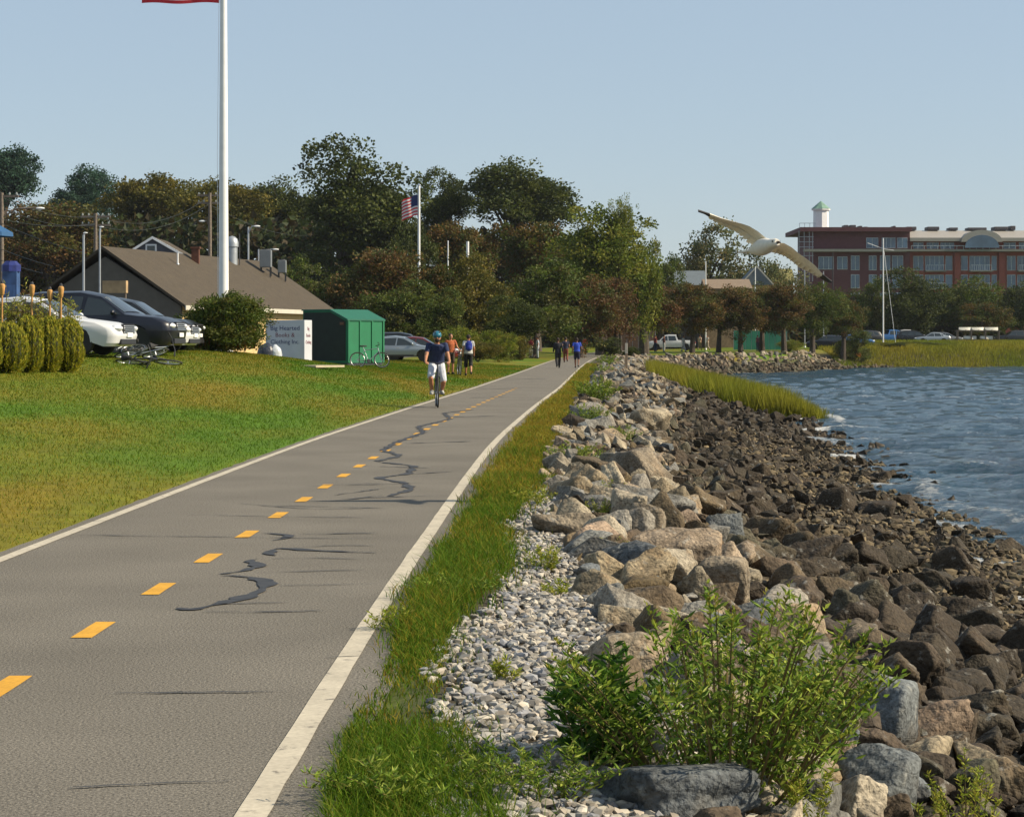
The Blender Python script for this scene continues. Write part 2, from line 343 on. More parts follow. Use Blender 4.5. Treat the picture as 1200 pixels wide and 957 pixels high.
nb = N.new('ShaderNodeTexNoise'); nb.inputs['Scale'].default_value = 3.2; nb.inputs['Detail'].default_value = 7; nb.inputs['Roughness'].default_value = .62; L.new(mp.outputs[0], nb.inputs['Vector'])
bp = N.new('ShaderNodeBump'); bp.inputs['Strength'].default_value = .95; bp.inputs['Distance'].default_value = .26; L.new(nb.outputs['Fac'], bp.inputs['Height']); L.new(bp.outputs[0], b.inputs['Normal'])
me = mesh_np('water', np.stack([WX, WY, WZ+SEA], -1).reshape(-1, 3), FC[keep], WATER, True, np.repeat(fm.reshape(-1, 1), 3, 1))
tag(new_obj('water', me), kind='structure')
# ---------------------------------------------------------------- rocks
ICO = {}
for k in (1, 2, 3, 4, 5):
    bm = bmesh.new(); bmesh.ops.create_icosphere(bm, subdivisions=k, radius=1); bm.verts.ensure_lookup_table()
    ICO[k] = (np.array([v.co[:] for v in bm.verts]), np.array([[v.index for v in f.verts] for f in bm.faces])); bm.free()
def rock_shape(k, r, sharp=16, planes=11, flat=.7, noise=.05):
    V = ICO[k][0]; n = r.normal(0, 1, (planes, 3))*np.array([1, 1, .8]); n /= np.linalg.norm(n, axis=1)[:, None]
    n = np.vstack([n, np.eye(3), -np.eye(3)]); d = np.concatenate([r.uniform(.5, 1., planes), r.uniform(.75, 1.05, 6)])
    q = np.clip(V@n.T/d, 0, None); rad = (q**sharp).sum(1)**(-1/sharp)
    W = V*rad[:, None]
    for s_ in (3., 6.5, 13.):
        kk = r.normal(0, 1, (4, 3))*s_; ph = r.uniform(0, 6.28, 4)
        W = W+V*(np.sin(W@kk.T+ph).mean(1)*noise*2.6/s_**.62)[:, None]
    W = W*np.array([1, r.uniform(.55, .9), r.uniform(.5, .85)*flat/.7])
    return W
HULL = []                                         # fractured blocks: bevelled convex hulls
for i in range(48):
    bm = bmesh.new(); q = rng.normal(0, 1, (random.choice((8, 9, 10, 12, 14)), 3)); q /= np.linalg.norm(q, axis=1)[:, None]; q = np.sign(q)*np.abs(q)**.7; q *= rng.uniform(.75, 1.1, (len(q), 1))
    for v in q: bm.verts.new(v)
    bmesh.ops.convex_hull(bm, input=bm.verts[:]); bmesh.ops.dissolve_limit(bm, angle_limit=R(9), verts=bm.verts[:], edges=bm.edges[:])
    bmesh.ops.bevel(bm, geom=bm.edges[:], offset=.05, segments=1, affect='EDGES', clamp_overlap=True); bmesh.ops.triangulate(bm, faces=bm.faces[:])
    bmesh.ops.recalc_face_normals(bm, faces=bm.faces[:]); bm.verts.ensure_lookup_table(); bm.verts.index_update()
    HULL.append((np.array([v.co[:] for v in bm.verts])*.85, np.array([[v.index for v in f.verts] for f in bm.faces]))); bm.free()
def rot_rand(r, tilt=.45):
    a = r.uniform(0, 6.28); t = r.normal(0, tilt); u = r.normal(0, tilt)
    return np.array(Matrix.Rotation(a, 3, 'Z') @ Matrix.Rotation(t, 3, 'X') @ Matrix.Rotation(u, 3, 'Y'))
PALE = [hexc(h) for h in ('857f74', '968c7a', '77756f', '9a8e78', '847862')]
BLUE = [hexc(h) for h in ('686c6c', '5e6264', '74746f', '5a5e60')]
TAN = [hexc(h) for h in ('948470', '8a7c64', '9c8a70', '847866', '927e6a')]
DARK = [hexc(h) for h in ('54483a', '5f523e', '433a2f', '5a4d36', '675946')]
UNDER = [hexc(h) for h in ('54503f', '5d5847', '4b4536')]
def wet_col(c, z):                                # weed and tide stain on everything that floods
    t = np.clip((-.36-z)/.22, 0, 1)[:, None]
    return c*(1-t)+(np.array(hexc('463c2f'))*.5+c*.16)*t
rocks = []                                        # x, y, z, size, colour, name of colour, forced
def put_px(x, y, wpx, colr_, nm, hz=.62, label=None, sh=16):
    p = hit(x, y); s = wpx*p.y/F/1.72
    rocks.append(dict(p=np.array(p)+np.array((0, s*.3, s*.25)), s=s, c=colr_, nm=nm, flat=hz, label=label, hero=True, sharp=sh*1.6))
B_ = [
 (725, 726, 60, PALE[0], 'pale', 1.5, 'pale grey pointed upright stone at the edge of the white gravel', 22),
 (800, 672, 92, TAN[0], 'tan', .8, 'large tan rounded boulder left of the middle of the bank', 9),
 (738, 678, 84, BLUE[1], 'blue', .6, 'big slate grey boulder left of the large tan boulder', 18),
 (842, 706, 74, TAN[3], 'tan', .9, 'rounded tan grey boulder right of the pale pointed stone', 10),
 (690, 655, 66, BLUE[2], 'blue', .7, 'grey green split boulder beside the gravel edge', 18),
 (738, 566, 84, TAN[3], 'tan', .7, 'broad brown grey ribbed boulder high on the bank', 14),
 (690, 566, 62, DARK[1], 'dark', .7, 'dark brown rounded boulder behind the orange tan slabs', 12),
 (672, 588, 60, TAN[1], 'tan', .6, 'orange tan flat slab at the top of the bank', 22),
 (662, 630, 70, TAN[3], 'tan', .5, 'long low tan slab above the upper gravel patch', 20),
 (770, 612, 96, PALE[2], 'pale', .55, 'wide grey speckled boulder above the large tan boulder', 14),
 (924, 752, 80, TAN[2], 'tan', .95, 'smooth orange tan boulder behind the tall weed', 9),
 (1000, 762, 100, TAN[3], 'tan', .42, 'long flat grey brown slab right of the orange boulder', 18),
 (1040, 868, 108, BLUE[0], 'blue', 1.0, 'large rounded blue grey boulder at lower right', 9),
 (1100, 868, 92, TAN[4], 'tan', .8, 'pinkish wedge shaped boulder right of the blue grey boulder', 22),
 (962, 818, 56, TAN[4], 'tan', 1.2, 'pink upright block beside the tall weed', 22),
 (800, 955, 178, BLUE[3], 'blue', .55, 'broad dark slate slab at the bottom edge', 18),
 (1030, 955, 128, BLUE[0], 'blue', .8, 'smooth blue grey boulder at the bottom edge', 9),
 (1165, 935, 110, PALE[4], 'pale', .7, 'tan grey rounded boulder in the bottom right corner', 10),
 (738, 886, 72, DARK[0], 'dark', .9, 'dark boulder half hidden by the left side of the weed', 14),
 (735, 790, 110, TAN[3], 'tan', .5, 'flat sandy boulder just above the tall weed', 12),
 (1090, 905, 90, PALE[4], 'pale', .55, 'flat grey stone below the pinkish wedge boulder', 12),
 (930, 925, 90, PALE[1], 'pale', .6, 'light grey stone behind the low sprigs', 12),
 (985, 600, 46, DARK[1], 'dark', .9, 'dark squat boulder at the water near the middle of the beach', 10),
 (1032, 608, 46, DARK[0], 'dark', .95, 'dark brown block right of the squat boulder by the water', 12),
 (1075, 812, 96, DARK[0], 'dark', .7, 'large dark slab low on the bank at right', 16),
 (945, 668, 80, DARK[2], 'dark', .6, 'black leaning slab in the dark lower bank', 18),
 (900, 640, 70, DARK[1], 'dark', .7, 'dark brown block above the leaning black slab', 16),
 (1090, 690, 44, UNDER[0], 'dark', .6, 'flat olive brown stone lying on the shingle', 16),
 (1140, 705, 66, DARK[2], 'dark', .8, 'black boulder near the right edge beside the shingle', 12),
 (1150, 760, 60, DARK[0], 'dark', .6, 'dark flat boulder on the shingle at the right edge', 12),
 (1068, 700, 52, UNDER[1], 'dark', .35, 'thin pale flat stone lying on the dark shingle', 18),
 (686, 503, 34, PALE[2], 'pale', .7, 'grey boulder poking out of the dry verge grass', 14),
 (700, 500, 54, PALE[0], 'pale', .7, 'pale grey boulder beside the green verge plants', 14),
 (760, 505, 60, PALE[3], 'pale', .5, 'light slab high on the bank beyond the ribbed boulder', 18),
]
for x, y, wp, c, nm, hz, lb, sh in B_: put_px(x, y, wp, c, nm, hz, lb, sh)
# scattered riprap, kept apart by size
cell = {}
def ok(p, s, f):
    i, j = int(p[0]//.6), int(p[1]//.6)
    for a in range(i-2, i+3):
        for b in range(j-2, j+3):
            for q, t in cell.get((a, b), ()):
                if (p[0]-q[0])**2+(p[1]-q[1])**2 < (f*(s+t))**2: return False
    return True
def reg(p, s): cell.setdefault((int(p[0]//.6), int(p[1]//.6)), []).append((p, s))
for r in rocks: reg(r['p'], r['s'])
rr = np.random.default_rng(5)
def gravel_edge(Y): return np.interp(Y, [0, 6, 8, 10, 12, 15, 18, 22, 26, 40, 60, 100, 140], [1.45, 1.3, 1.15, 1.15, 1.15, 1.05, .9, .8, .75, .9, .75, .9, 1.0])
def scatter(n, ylo, yhi, ulo, uhi, slo, shi, f, lift, byy=False):
    Y = np.exp(rr.uniform(np.log(ylo), np.log(yhi), n)) if byy else rr.uniform(ylo, yhi, n)
    u = rr.uniform(ulo, uhi, n); X = xr_(Y)+u; Z = H(X, Y); s = slo*(shi/slo)**(rr.random(n)**1.8)*np.clip(Y/17, .55, 1); ge = gravel_edge(Y); ds = shore_d(X, Y)
    o = np.argsort(-s)
    for i in o:
        if u[i] < ge[i]+s[i]*.55 or ds[i] < -2.5 or abs((X[i])/Y[i]*F) > 640+200*s[i]: continue
        p = np.array((X[i], Y[i], Z[i]+s[i]*lift))
        if not ok(p, s[i], f): continue
        reg(p, s[i])
        if p[2] < -.4: c = DARK[rr.integers(5)] if rr.random() < .6 else UNDER[rr.integers(3)]; nm = 'dark'
        else:
            t = rr.random(); far = p[1] > 60
            if t < .4: c = PALE[rr.integers(5)]; nm = 'pale'
            elif t < .55: c = BLUE[rr.integers(4)]; nm = 'blue'
            elif t < .76: c = TAN[rr.integers(5)]; nm = 'tan'
            else: c = DARK[rr.integers(5)]; nm = 'dark'
        rocks.append(dict(p=p, s=s[i], c=c, nm=nm, flat=rr.uniform(.42, .8), label=None, hero=False, sharp=rr.uniform(16, 60)))
scatter(7500, 6.5, 60, .7, 4.2, .1, .28, .6, .3, True)
scatter(520, 8, 70, 2.4, 8.6, .14, .34, .8, .16, True)
scatter(700, 8, 70, 2.4, 4.6, .12, .3, .64, .2, True)
scatter(2300, 8, 70, 2.4, 8.3, .07, .17, .72, .22, True)
scatter(3200, 55, 190, .8, 4.6, .14, .4, .62, .25)
scatter(2600, 45, 150, 2.5, 9, .11, .33, .66, .22)
scatter(3500, 6.5, 60, .7, 9.3, .07, .15, .66, .4, True)
# far bank of riprap round the cove
cell = {}
fb = []
seg = SHORE[11:17]; t_ = rr.uniform(0, len(seg)-1, 2600)
for t in t_:
    i = int(t); a, b = seg[i], seg[i+1]; e = b-a; q = a+e*(t-i); nrm = np.array((-e[1], e[0]))/np.hypot(*e)
    wdt = np.interp(q[1], [150, 200, 235, 250], [6.5, 3.6, 3.3, 3.3]); v = rr.uniform(-.8, wdt); p2 = q+nrm*v; s = rr.uniform(.2, .5)
    z = Hs(*p2) if False else None
    fb.append((p2[0], p2[1], s, v/wdt))
fb = np.array(fb); fz = H(fb[:, 0], fb[:, 1])
for (x, y, s, v), z in zip(fb, fz):
    p = np.array((x, y, z+s*.3))
    if not ok(p, s, .6): continue
    reg(p, s); dk = z < -.75 or (z < -.3 and rr.random() < .4)
    c = (DARK+UNDER)[rr.integers(8)] if dk else (PALE+TAN)[rr.integers(10)]
    rocks.append(dict(p=p, s=s, c=c, nm='dark' if dk else 'pale', flat=.75, label=None, hero=False, sharp=16, far=True))
for r in rocks:
    x = 600+r['p'][0]/r['p'][1]*F; y = HY+(CH-r['p'][2])/r['p'][1]*F
    r['px'] = r['s']/r['p'][1] if (-20 < x < 1220 and y < 985) else 0
rocks.sort(key=lambda r: -(r['px']+(10 if r['hero'] else 0)))
WORDS = {'pale': 'light grey', 'tan': 'tan', 'blue': 'bluish', 'dark': 'dark brown'}
def rock_mesh_data(r, k):
    W = rock_shape(k, rr, r['sharp'], 8 if r['hero'] else 7, r['flat'], .06)*r['s']; W = W@rot_rand(rr, .18 if r['hero'] else .45).T
    return W, ICO[k][1]
def hull_data(r):
    V, Fh = HULL[rr.integers(0, len(HULL))]; W = V*np.array([1, rr.uniform(.6, .95), rr.uniform(.6, .9)*r['flat']/.7]); W = W+.03*np.sin(W[:, [1, 2, 0]]*7+rr.uniform(0, 6)); return (W*r['s'])@rot_rand(rr, .4).T, Fh
stuffV = {}; small_rocks = []
for i, r in enumerate(rocks):
    px = r['px']*F
    if r['hero'] or i < 300:
        k = 5 if px > 50 else 4; hv = not r['hero'] and (px < 18 or rr.random() < .3); W, Fr = hull_data(r) if hv else rock_mesh_data(r, k)
        c = np.tile(np.array(r['c'])*rr.uniform(.8, 1.08), (len(W), 1)); c = wet_col(c, W[:, 2]+r['p'][2])
        o = new_obj('boulder', mesh_np('boulder', W, Fr, ROCK, not hv, c)); o.location = r['p']
        if r['label']: tag(o, r['label'], 'boulder', 'boulders of the stone bank')
        else:
            small_rocks.append((o, r))
    else:
        k = 3 if px > 15 else 2 if px > 3.5 else 1
        W, Fr = hull_data(r) if k > 1 else rock_mesh_data(r, k); z = W[:, 2]+r['p'][2]; k = min(k, 2)
        c = np.tile(np.array(r['c'])*rr.uniform(.75, 1.1), (len(W), 1)); c = wet_col(c, z) if not r.get('far') else c
        key = ('far' if r.get('far') else 'near', k); a = stuffV.setdefault(key, [[], [], [], 0])
        a[0].append(W+r['p']); a[1].append(Fr+a[3]); a[2].append(c); a[3] += len(W)
for (zone, k), (v, f, c, n) in stuffV.items():
    o = new_obj('riprap', mesh_np('riprap', np.vstack(v), np.vstack(f), ROCK, False, np.vstack(c)))
    tag(o, 'riprap stones of the far bank round the cove' if zone == 'far' else {3: 'smaller riprap stones filling the near bank', 2: 'small riprap stones wedged along the whole bank', 1: 'smallest riprap stones along the bank'}[k], 'stones', kind='stuff')
LM = [(x, y-12, lb.split(' ', 1)[1] if False else lb) for x, y, wp, c, nm, hz, lb, sh in B_]
SHORT = ['the pale pointed stone', 'the large tan boulder', 'the big slate boulder', 'the rounded tan grey boulder', 'the grey green split boulder', 'the broad ribbed boulder', 'the dark round boulder up the bank',
 'the orange tan slab', 'the long low tan slab', 'the wide speckled boulder', 'the smooth orange boulder', 'the long flat slab', 'the large blue grey boulder', 'the pinkish wedge boulder', 'the pink upright block',
 'the broad slate slab', 'the blue grey boulder at the bottom', 'the bottom right corner boulder', 'the dark half hidden boulder', 'the flat sandy boulder', 'the flat grey stone', 'the light stone by the sprigs',
 'the squat boulder by the water', 'the dark block by the water', 'the large dark slab', 'the black leaning slab', 'the dark block mid bank', 'the flat olive stone', 'the black right edge boulder', 'the dark flat shingle boulder', 'the thin pale stone',
 'the boulder in the verge', 'the pale boulder by the verge plants', 'the far light slab']
LM = [(x, y-14, n) for (x, y, *_), n in zip(B_, SHORT)]+[(880, 480, 'the marsh grass tongue'), (733, 420, 'the wooden post'), (1050, 655, 'the open shingle'), (960, 520, 'the first breaking wave'), (690, 455, 'the green verge clump')]
seen = {}
for o, r in small_rocks:
    x = 600+r['p'][0]/r['p'][1]*F; y = HY+(CH-r['p'][2])/r['p'][1]*F
    d, lx, ly, n = min(((x-a)**2+(1.6*(y-b))**2, a, b, n) for a, b, n in LM); d = d**.5; dx, dy = x-lx, y-ly
    way = ('right of' if dx > 0 else 'left of') if abs(dx) > 1.6*abs(dy) else ('below' if dy > 0 else 'above')
    far_ = 'just' if d < 45 else 'somewhat' if d < 90 else 'well'
    size = 'large' if r['s'] > .3 else 'mid sized' if r['s'] > .22 else 'small'; form = 'flat' if r['flat'] < .52 else 'angular' if r['sharp'] > 36 else 'blunt' if r['flat'] > .68 else 'squat'
    seen.setdefault(f"{size} {WORDS[r['nm']]} {form} boulder {far_} {way} {n}", []).append((x, o))
for lb, L_ in seen.items():
    L_.sort(key=lambda t: t[0]); m_ = len(L_)
    for i, (x, o) in enumerate(L_): tag(o, lb+('' if m_ == 1 else ', '+(('left one', 'right one') if m_ == 2 else ('left one',)+('middle one',)*(m_-2)+('right one',))[i]), 'boulder', 'boulders of the stone bank')
print('ROCKS', len(rocks), {k: a[3] for k, a in stuffV.items()})
# pebbles: white gravel beside the path, dark shingle on the beach
TPL = []
for i in range(14):
    W = rock_shape(1, rr, 12, 8, .75, .0); TPL.append(W)
def pebbles(name, X, Y, Z, S_, Cc, label, cat, m=STONE):
    n = len(X); T = np.stack(TPL)[rr.integers(0, 14, n)]; a = rr.uniform(0, 6.28, n); t = rr.normal(0, .4, n)
    ca, sa, ct, st = np.cos(a), np.sin(a), np.cos(t), np.sin(t); T = T*S_[:, None, None]
    y1 = T[..., 1]*ct[:, None]-T[..., 2]*st[:, None]; z1 = T[..., 1]*st[:, None]+T[..., 2]*ct[:, None]
    x2 = T[..., 0]*ca[:, None]-y1*sa[:, None]; y2 = T[..., 0]*sa[:, None]+y1*ca[:, None]
    V = np.stack([x2+X[:, None], y2+Y[:, None], z1+Z[:, None]], -1); k = V.shape[1]
    Fc = (ICO[1][1][None]+np.arange(n)[:, None, None]*k).reshape(-1, 3)
    tag(new_obj(name, mesh_np(name, V.reshape(-1, 3), Fc, m, False, np.repeat(Cc, k, 0))), label, cat, kind='stuff')
def grav_lo(Y): return np.interp(Y, [0, 7, 8.2, 9.5, 11, 12, 13, 15, 16, 18, 22, 26], [.6, .5, .5, .38, .36, .55, .6, .42, .5, .52, .62, .7])
n = 21000; Y = np.exp(rr.uniform(np.log(6.3), np.log(25), n)); lo = grav_lo(Y); hi = gravel_edge(Y)+.45
u = lo+(hi-lo)*rr.random(n); X = xr_(Y)+u
kk = (u > lo+.08*wob(X*3, Y*3, 1.)+.1*np.abs(rr.normal(0, 1, n))) & (rr.random(n) < np.interp(Y, [6, 17, 25], [1, .8, .25])); X, Y, u = X[kk], Y[kk], u[kk]
g_ = np.array([hexc(h) for h in ('b9b2a6', 'a9a6a0', 'c4bbaa', '97979a', '86827c', 'b0a596')])[rr.integers(0, 6, len(X))]*rr.uniform(.5, .95, (len(X), 1))
S_ = .0125*(3.)**(rr.random(len(X))**1.5)
pebbles('gravel', X, Y, H(X, Y)+S_*.35+.01*rr.random(len(X)), S_, g_, 'white crushed gravel between the verge grass and the boulders', 'gravel')
n = 17000; Y = np.exp(rr.uniform(np.log(13), np.log(60), n)); u = rr.uniform(2.6, 8, n); X = xr_(Y)+u; ds = shore_d(X, Y); kk = (ds > -.7) & (ds < 4.2) & (np.abs(X/Y*F) < 640); X, Y = X[kk], Y[kk]
S_ = .026*(3.8)**(rr.random(len(X))**1.5)
g_ = np.array([hexc(h) for h in ('746850', '7d6e54', '5c5140', '6a5c46', '8c7b5e')])[rr.integers(0, 5, len(X))]*rr.uniform(.42, .8, (len(X), 1))
pebbles('shingle', X, Y, H(X, Y)+S_*.4, S_, g_, 'dark olive shingle of the beach below the boulders', 'shingle')
# ---------------------------------------------------------------- grass
def blades(X, Y, Z, h, wd, lean, C, az=None):
    n = len(X); a = rr.uniform(0, 6.28, n) if az is None else az; f = rr.uniform(0, 6.28, n)
    dx, dy = np.cos(a)*lean*h, np.sin(a)*lean*h; wx, wy = np.cos(f)*wd/2, np.sin(f)*wd/2
    B = np.stack([X, Y, Z], -1); out = []
    for t, k in ((0, 1), (.5, .8), (1, 0)):
        c = B+np.stack([dx*t*t, dy*t*t, h*(t-.18*t*t*np.minimum(lean, 1.5))], -1)
        if k: out += [c-np.stack([wx*k, wy*k, 0*wx], -1), c+np.stack([wx*k, wy*k, 0*wx], -1)]
        else: out.append(c)
    V = np.stack(out, 1); F_ = np.array([[0, 1, 3], [0, 3, 2], [2, 3, 4]])
    Fc = (F_[None]+np.arange(n)[:, None, None]*5).reshape(-1, 3)
    return V.reshape(-1, 3), Fc, np.repeat(C, 5, 0)
def tufts(X, Y, Z, h, wd, lean, C):
    n = len(X); a = rr.uniform(0, 6.28, n); f = rr.uniform(0, 6.28, n); B = np.stack([X, Y, Z-.004], -1); s_ = np.stack([np.cos(f)*wd, np.sin(f)*wd, 0*wd], -1)/2
    V = np.stack([B-s_, B+s_, B+np.stack([np.cos(a)*lean*h, np.sin(a)*lean*h, h], -1)], 1).reshape(-1, 3)
    return V, np.arange(3*n).reshape(-1, 3), np.repeat(C, 3, 0)
def grass_obj(name, args, label, cat='grass', fn=blades):
    V, Fc, C = fn(*args); tag(new_obj(name, mesh_np(name, V, Fc, GRASS, False, C)), label, cat, kind='stuff')
GR = np.array([hexc(h) for h in ('5a7d1a', '688a22', '4a6e18', '789028', '848a30')]); DRY = np.array([hexc(h) for h in ('a89a34', 'b09a30', '9a8a34', '92942e', 'a0802e')])
# verge
n = 90000; Y = np.exp(rr.uniform(np.log(6), np.log(140), n)); lo = .2+.08*wob(Y*2, Y, 1.); hi = np.interp(Y, [6, 9, 12, 14, 18, 25, 40, 70, 140], [.9, .48, .42, .72, .6, 1.0, .95, .8, 1.1])
u = lo+(hi-lo)*rr.random(n)**1.1+.12*rr.normal(0, 1, n)*(rr.random(n) < .3); X = xr_(Y)+u
kk = (u > .12+.14*wob(Y*3, Y, 1.)) & (wob(X*2, Y, .55)+.8*rr.random(n)+.4*wob(X, Y, 1.3) > .09); X, Y = X[kk], Y[kk]; n = len(X)
t = np.clip(np.interp(Y, [8, 17, 24, 40, 140], [.05, .1, .5, .8, .7])+np.where(Y < 18, .25, .45)*wob(X, Y, .9), 0, 1); sel = rr.random(n) < t
C = np.where(sel[:, None], DRY[rr.integers(0, 5, n)], GR[rr.integers(0, 5, n)])*rr.uniform(.6, 1.05, (n, 1))*.8
h = rr.uniform(.04, .12, n)*(1+.6*wob(X, Y, 1.2)); h = np.clip(h, .03, .25)*np.interp(Y, [6, 40, 140], [.85, 1.1, 1.6])
grass_obj('verge_grass', (X, Y, H(X, Y, False), h, np.interp(Y, [6, 20, 140], [.004, .008, .03]), rr.uniform(.2, 1.2, n), C), 'ragged green and dry ochre grass along the right path edge')
# lawn
n = 330000; Y = np.exp(rr.uniform(np.log(13), np.log(135), n)); dl = rr.random(n)**.85*12; X = xr_(Y)-PW-.06-dl+rr.normal(0, .06, n)
kk = (X/Y*F > -640) & (X > -17); X, Y = X[kk], Y[kk]; n = len(X)
C = np.where((rr.random(n) < .5)[:, None], lawn_col(X, Y)*1.15, GR[rr.integers(0, 5, n)]*np.array((.5, .58, .45)))*rr.uniform(.65, 1.15, (n, 1)); 
tt = np.clip(.42+.55*wob(X, Y*.3, 1.5)+.5*wob(X+9, Y*.3, .6), 0, 1); sel = rr.random(n) < tt*.55; C = np.where(sel[:, None], DRY[rr.integers(0, 4, n)]*.56, C)
grass_obj('lawn_grass', (X, Y, H(X, Y), rr.uniform(.02, .055, n)*np.interp(Y, [13, 135], [.9, 1.2]), np.interp(Y, [13, 40, 135], [.006, .014, .05]), rr.uniform(.2, 1.1, n), C), 'short mown lawn grass sloping up left of the path', fn=tufts)
# marsh grass
def marsh(name, n, test, hlo, hhi, wdt, label):
    X, Y = test(n); Z = H(X, Y); kk = Z > SEA-.35; X, Y, Z = X[kk], Y[kk], Z[kk]; n = len(X)
    t = np.clip(.5+.6*wob(X, Y, 4), 0, 1)[:, None]
    C = (np.array(hexc('6e8022'))*(1-t)+np.array(hexc('9a8e30'))*t)*rr.uniform(.5, 1.1, (n, 1))
    ed = np.clip((shore_d(X, Y)+1.5)/2., .45, 1)
    grass_obj(name, (X, Y, Z, rr.uniform(hlo, hhi, n)*ed, np.full(n, wdt*1.5), rr.uniform(.1, .5, n), C), label, fn=tufts)
def m1(n):
    Y = rr.uniform(80, 168, n); lo = np.interp(Y, [80, 88, 100, 120, 150, 168], [9.8, 8.7, 8.4, 8.6, 9.4, 10.6]); hi = np.interp(Y, [80, 88, 100, 140, 168], [11.2, 12.0, 12.4, 13.0, 13.2])
    return lo+(hi-lo)*rr.random(n)+rr.normal(0, .2, n), Y
marsh('marsh_grass', 46000, m1, .7, 1.2, .03, 'olive marsh grass tongue between the boulders and the cove')
def m2(n):
    X = rr.uniform(36, 75, n); Y = np.interp(X, SHORE[13:19, 0], SHORE[13:19, 1])+rr.uniform(-.6, 26, n); return X, Y
marsh('marsh_grass', 42000, m2, .3, .62, .07, 'band of olive marsh grass along the far right shore')
# ---------------------------------------------------------------- plants
def unit(v): return v/np.maximum(np.linalg.norm(v, axis=-1, keepdims=True), 1e-9)
def leaves(Pt, D, l, wd, C):
    n = len(Pt); D = unit(D); sd = unit(np.cross(D, rr.normal(0, 1, (n, 3)))); l = np.broadcast_to(l, n)[:, None]; wd = np.broadcast_to(wd, n)[:, None]
    nrm = np.cross(D, sd); m = Pt+D*l*.45+nrm*l*.08
    V = np.stack([Pt, m-sd*wd/2, Pt+D*l, m+sd*wd/2], 1).reshape(-1, 3)
    return V, np.arange(4*n).reshape(-1, 4), np.repeat(C, 4, 0)
def pal(*h): return np.array([hexc(x) for x in h])
def pick(p, n, lo=.7, hi=1.1): return p[rr.integers(0, len(p), n)]*rr.uniform(lo, hi, (n, 1))
STEM = mat('stem', hexc('6a5a30'), .8); BARK = mat('bark', (.06, .045, .033), .9, var=.35, scale=6, bump=.6, bscale=12)
TIPS = pal('8c9a34', '9a9c3a', '7d8c2a', 'a39a40')
def weed(name, base, h, rad, nst, leaf, p, label, group=None, spike=.3, per=34, spread=1., cat='plant', up=.6):
    base = Vector(base); t = thing(name, base, label, cat, group); st = MB(); LP = []; LD = []; TP = []; TD = []
    for i in range(nst):
        a = rr.uniform(0, 6.28); q = rad*math.sqrt(rr.random()); b = Vector((math.cos(a)*q*.35, math.sin(a)*q*.35, -.02)); hh = h*rr.uniform(.55, 1)*(1-.35*q/rad)
        e = Vector((math.cos(a)*q*spread, math.sin(a)*q*spread, hh)); mid = b.lerp(e, .5)+Vector((0, 0, hh*.1)); pts = [b, b.lerp(mid, .5), mid, mid.lerp(e, .5)+Vector((0, 0, hh*.03)), e]
        st.tube(pts, [.006*h/.8+.001, .005*h/.8, .004*h/.8, .003*h/.8, .0015], 4, False)
        for k in range(per):
            s = rr.uniform(.12, 1); f = s*4; j = min(int(f), 3); c = pts[j].lerp(pts[j+1], f-j); off = rr.normal(0, 1, 3)*h*.05*(1.15-s); az = rr.uniform(0, 6.28)
            LP.append(np.array(c)+off); LD.append((math.cos(az), math.sin(az), up+rr.normal(0, .35)))
        if spike and rr.random() < .8:
            for k in range(16):
                s = rr.uniform(1-spike*.5, 1.06); c = pts[3].lerp(pts[4], (s-.75)*4); az = rr.uniform(0, 6.28); TP.append(np.array(c)); TD.append((math.cos(az)*.6, math.sin(az)*.6, 1))
    st.build('stem', STEM, t)
    LP = np.array(LP); V, F_, C = leaves(LP, np.array(LD), leaf*rr.uniform(.6, 1.2, len(LP)), leaf*rr.uniform(.18, .3, len(LP)), pick(p, len(LP), .6, 1.15))
    tag(new_obj('foliage', mesh_np('foliage', V, F_, LEAF, False, C), t), kind='stuff')
    if TP:
        TP = np.array(TP); V, F_, C = leaves(TP, np.array(TD), leaf*.4, leaf*.2, pick(TIPS, len(TP))); tag(new_obj('flower_spike', mesh_np('flower_spike', V, F_, LEAF, False, C), t), kind='stuff')
    return t
WG = pal('67842a', '7c9632', '8ea03a', '526c22', 'a0ab48'); YG = pal('94a030', 'a4a83c', '80902a', 'b0aa48')
weed('tall_weed', hit(850, 935), .84, .64, 84, .05, WG, 'large bushy green weed growing among the foreground boulders', 'weeds among the boulders', per=62)
weed('tall_weed', hit(940, 905)+Vector((0, 0, 0)), .55, .34, 30, .046, WG, 'right hand shoulder of weed leaning against the blue grey boulder', 'weeds among the boulders', per=40)
weed('tall_weed', hit(700, 900), .5, .3, 26, .07, pal('3a5a1c', '476a20', '557a26', '6f8a2a'), 'darker broad leaved weed left of the large bushy weed', 'weeds among the boulders', spike=0, per=36)
weed('weed_sprig', hit(940, 990), .32, .12, 9, .03, YG, 'yellow green sprigs rising from the bottom edge below the big weed', 'weeds among the boulders', per=60, spike=.8)
weed('weed_sprig', hit(1135, 1010), .48, .16, 10, .03, YG, 'tall yellow green sprigs in the bottom right corner', 'weeds among the boulders', per=70, spike=.8)
weed('weed_sprig', hit(1100, 1000), .3, .1, 6, .03, YG, 'short yellow green sprigs left of the tall corner sprigs', 'weeds among the boulders', per=60, spike=.8)
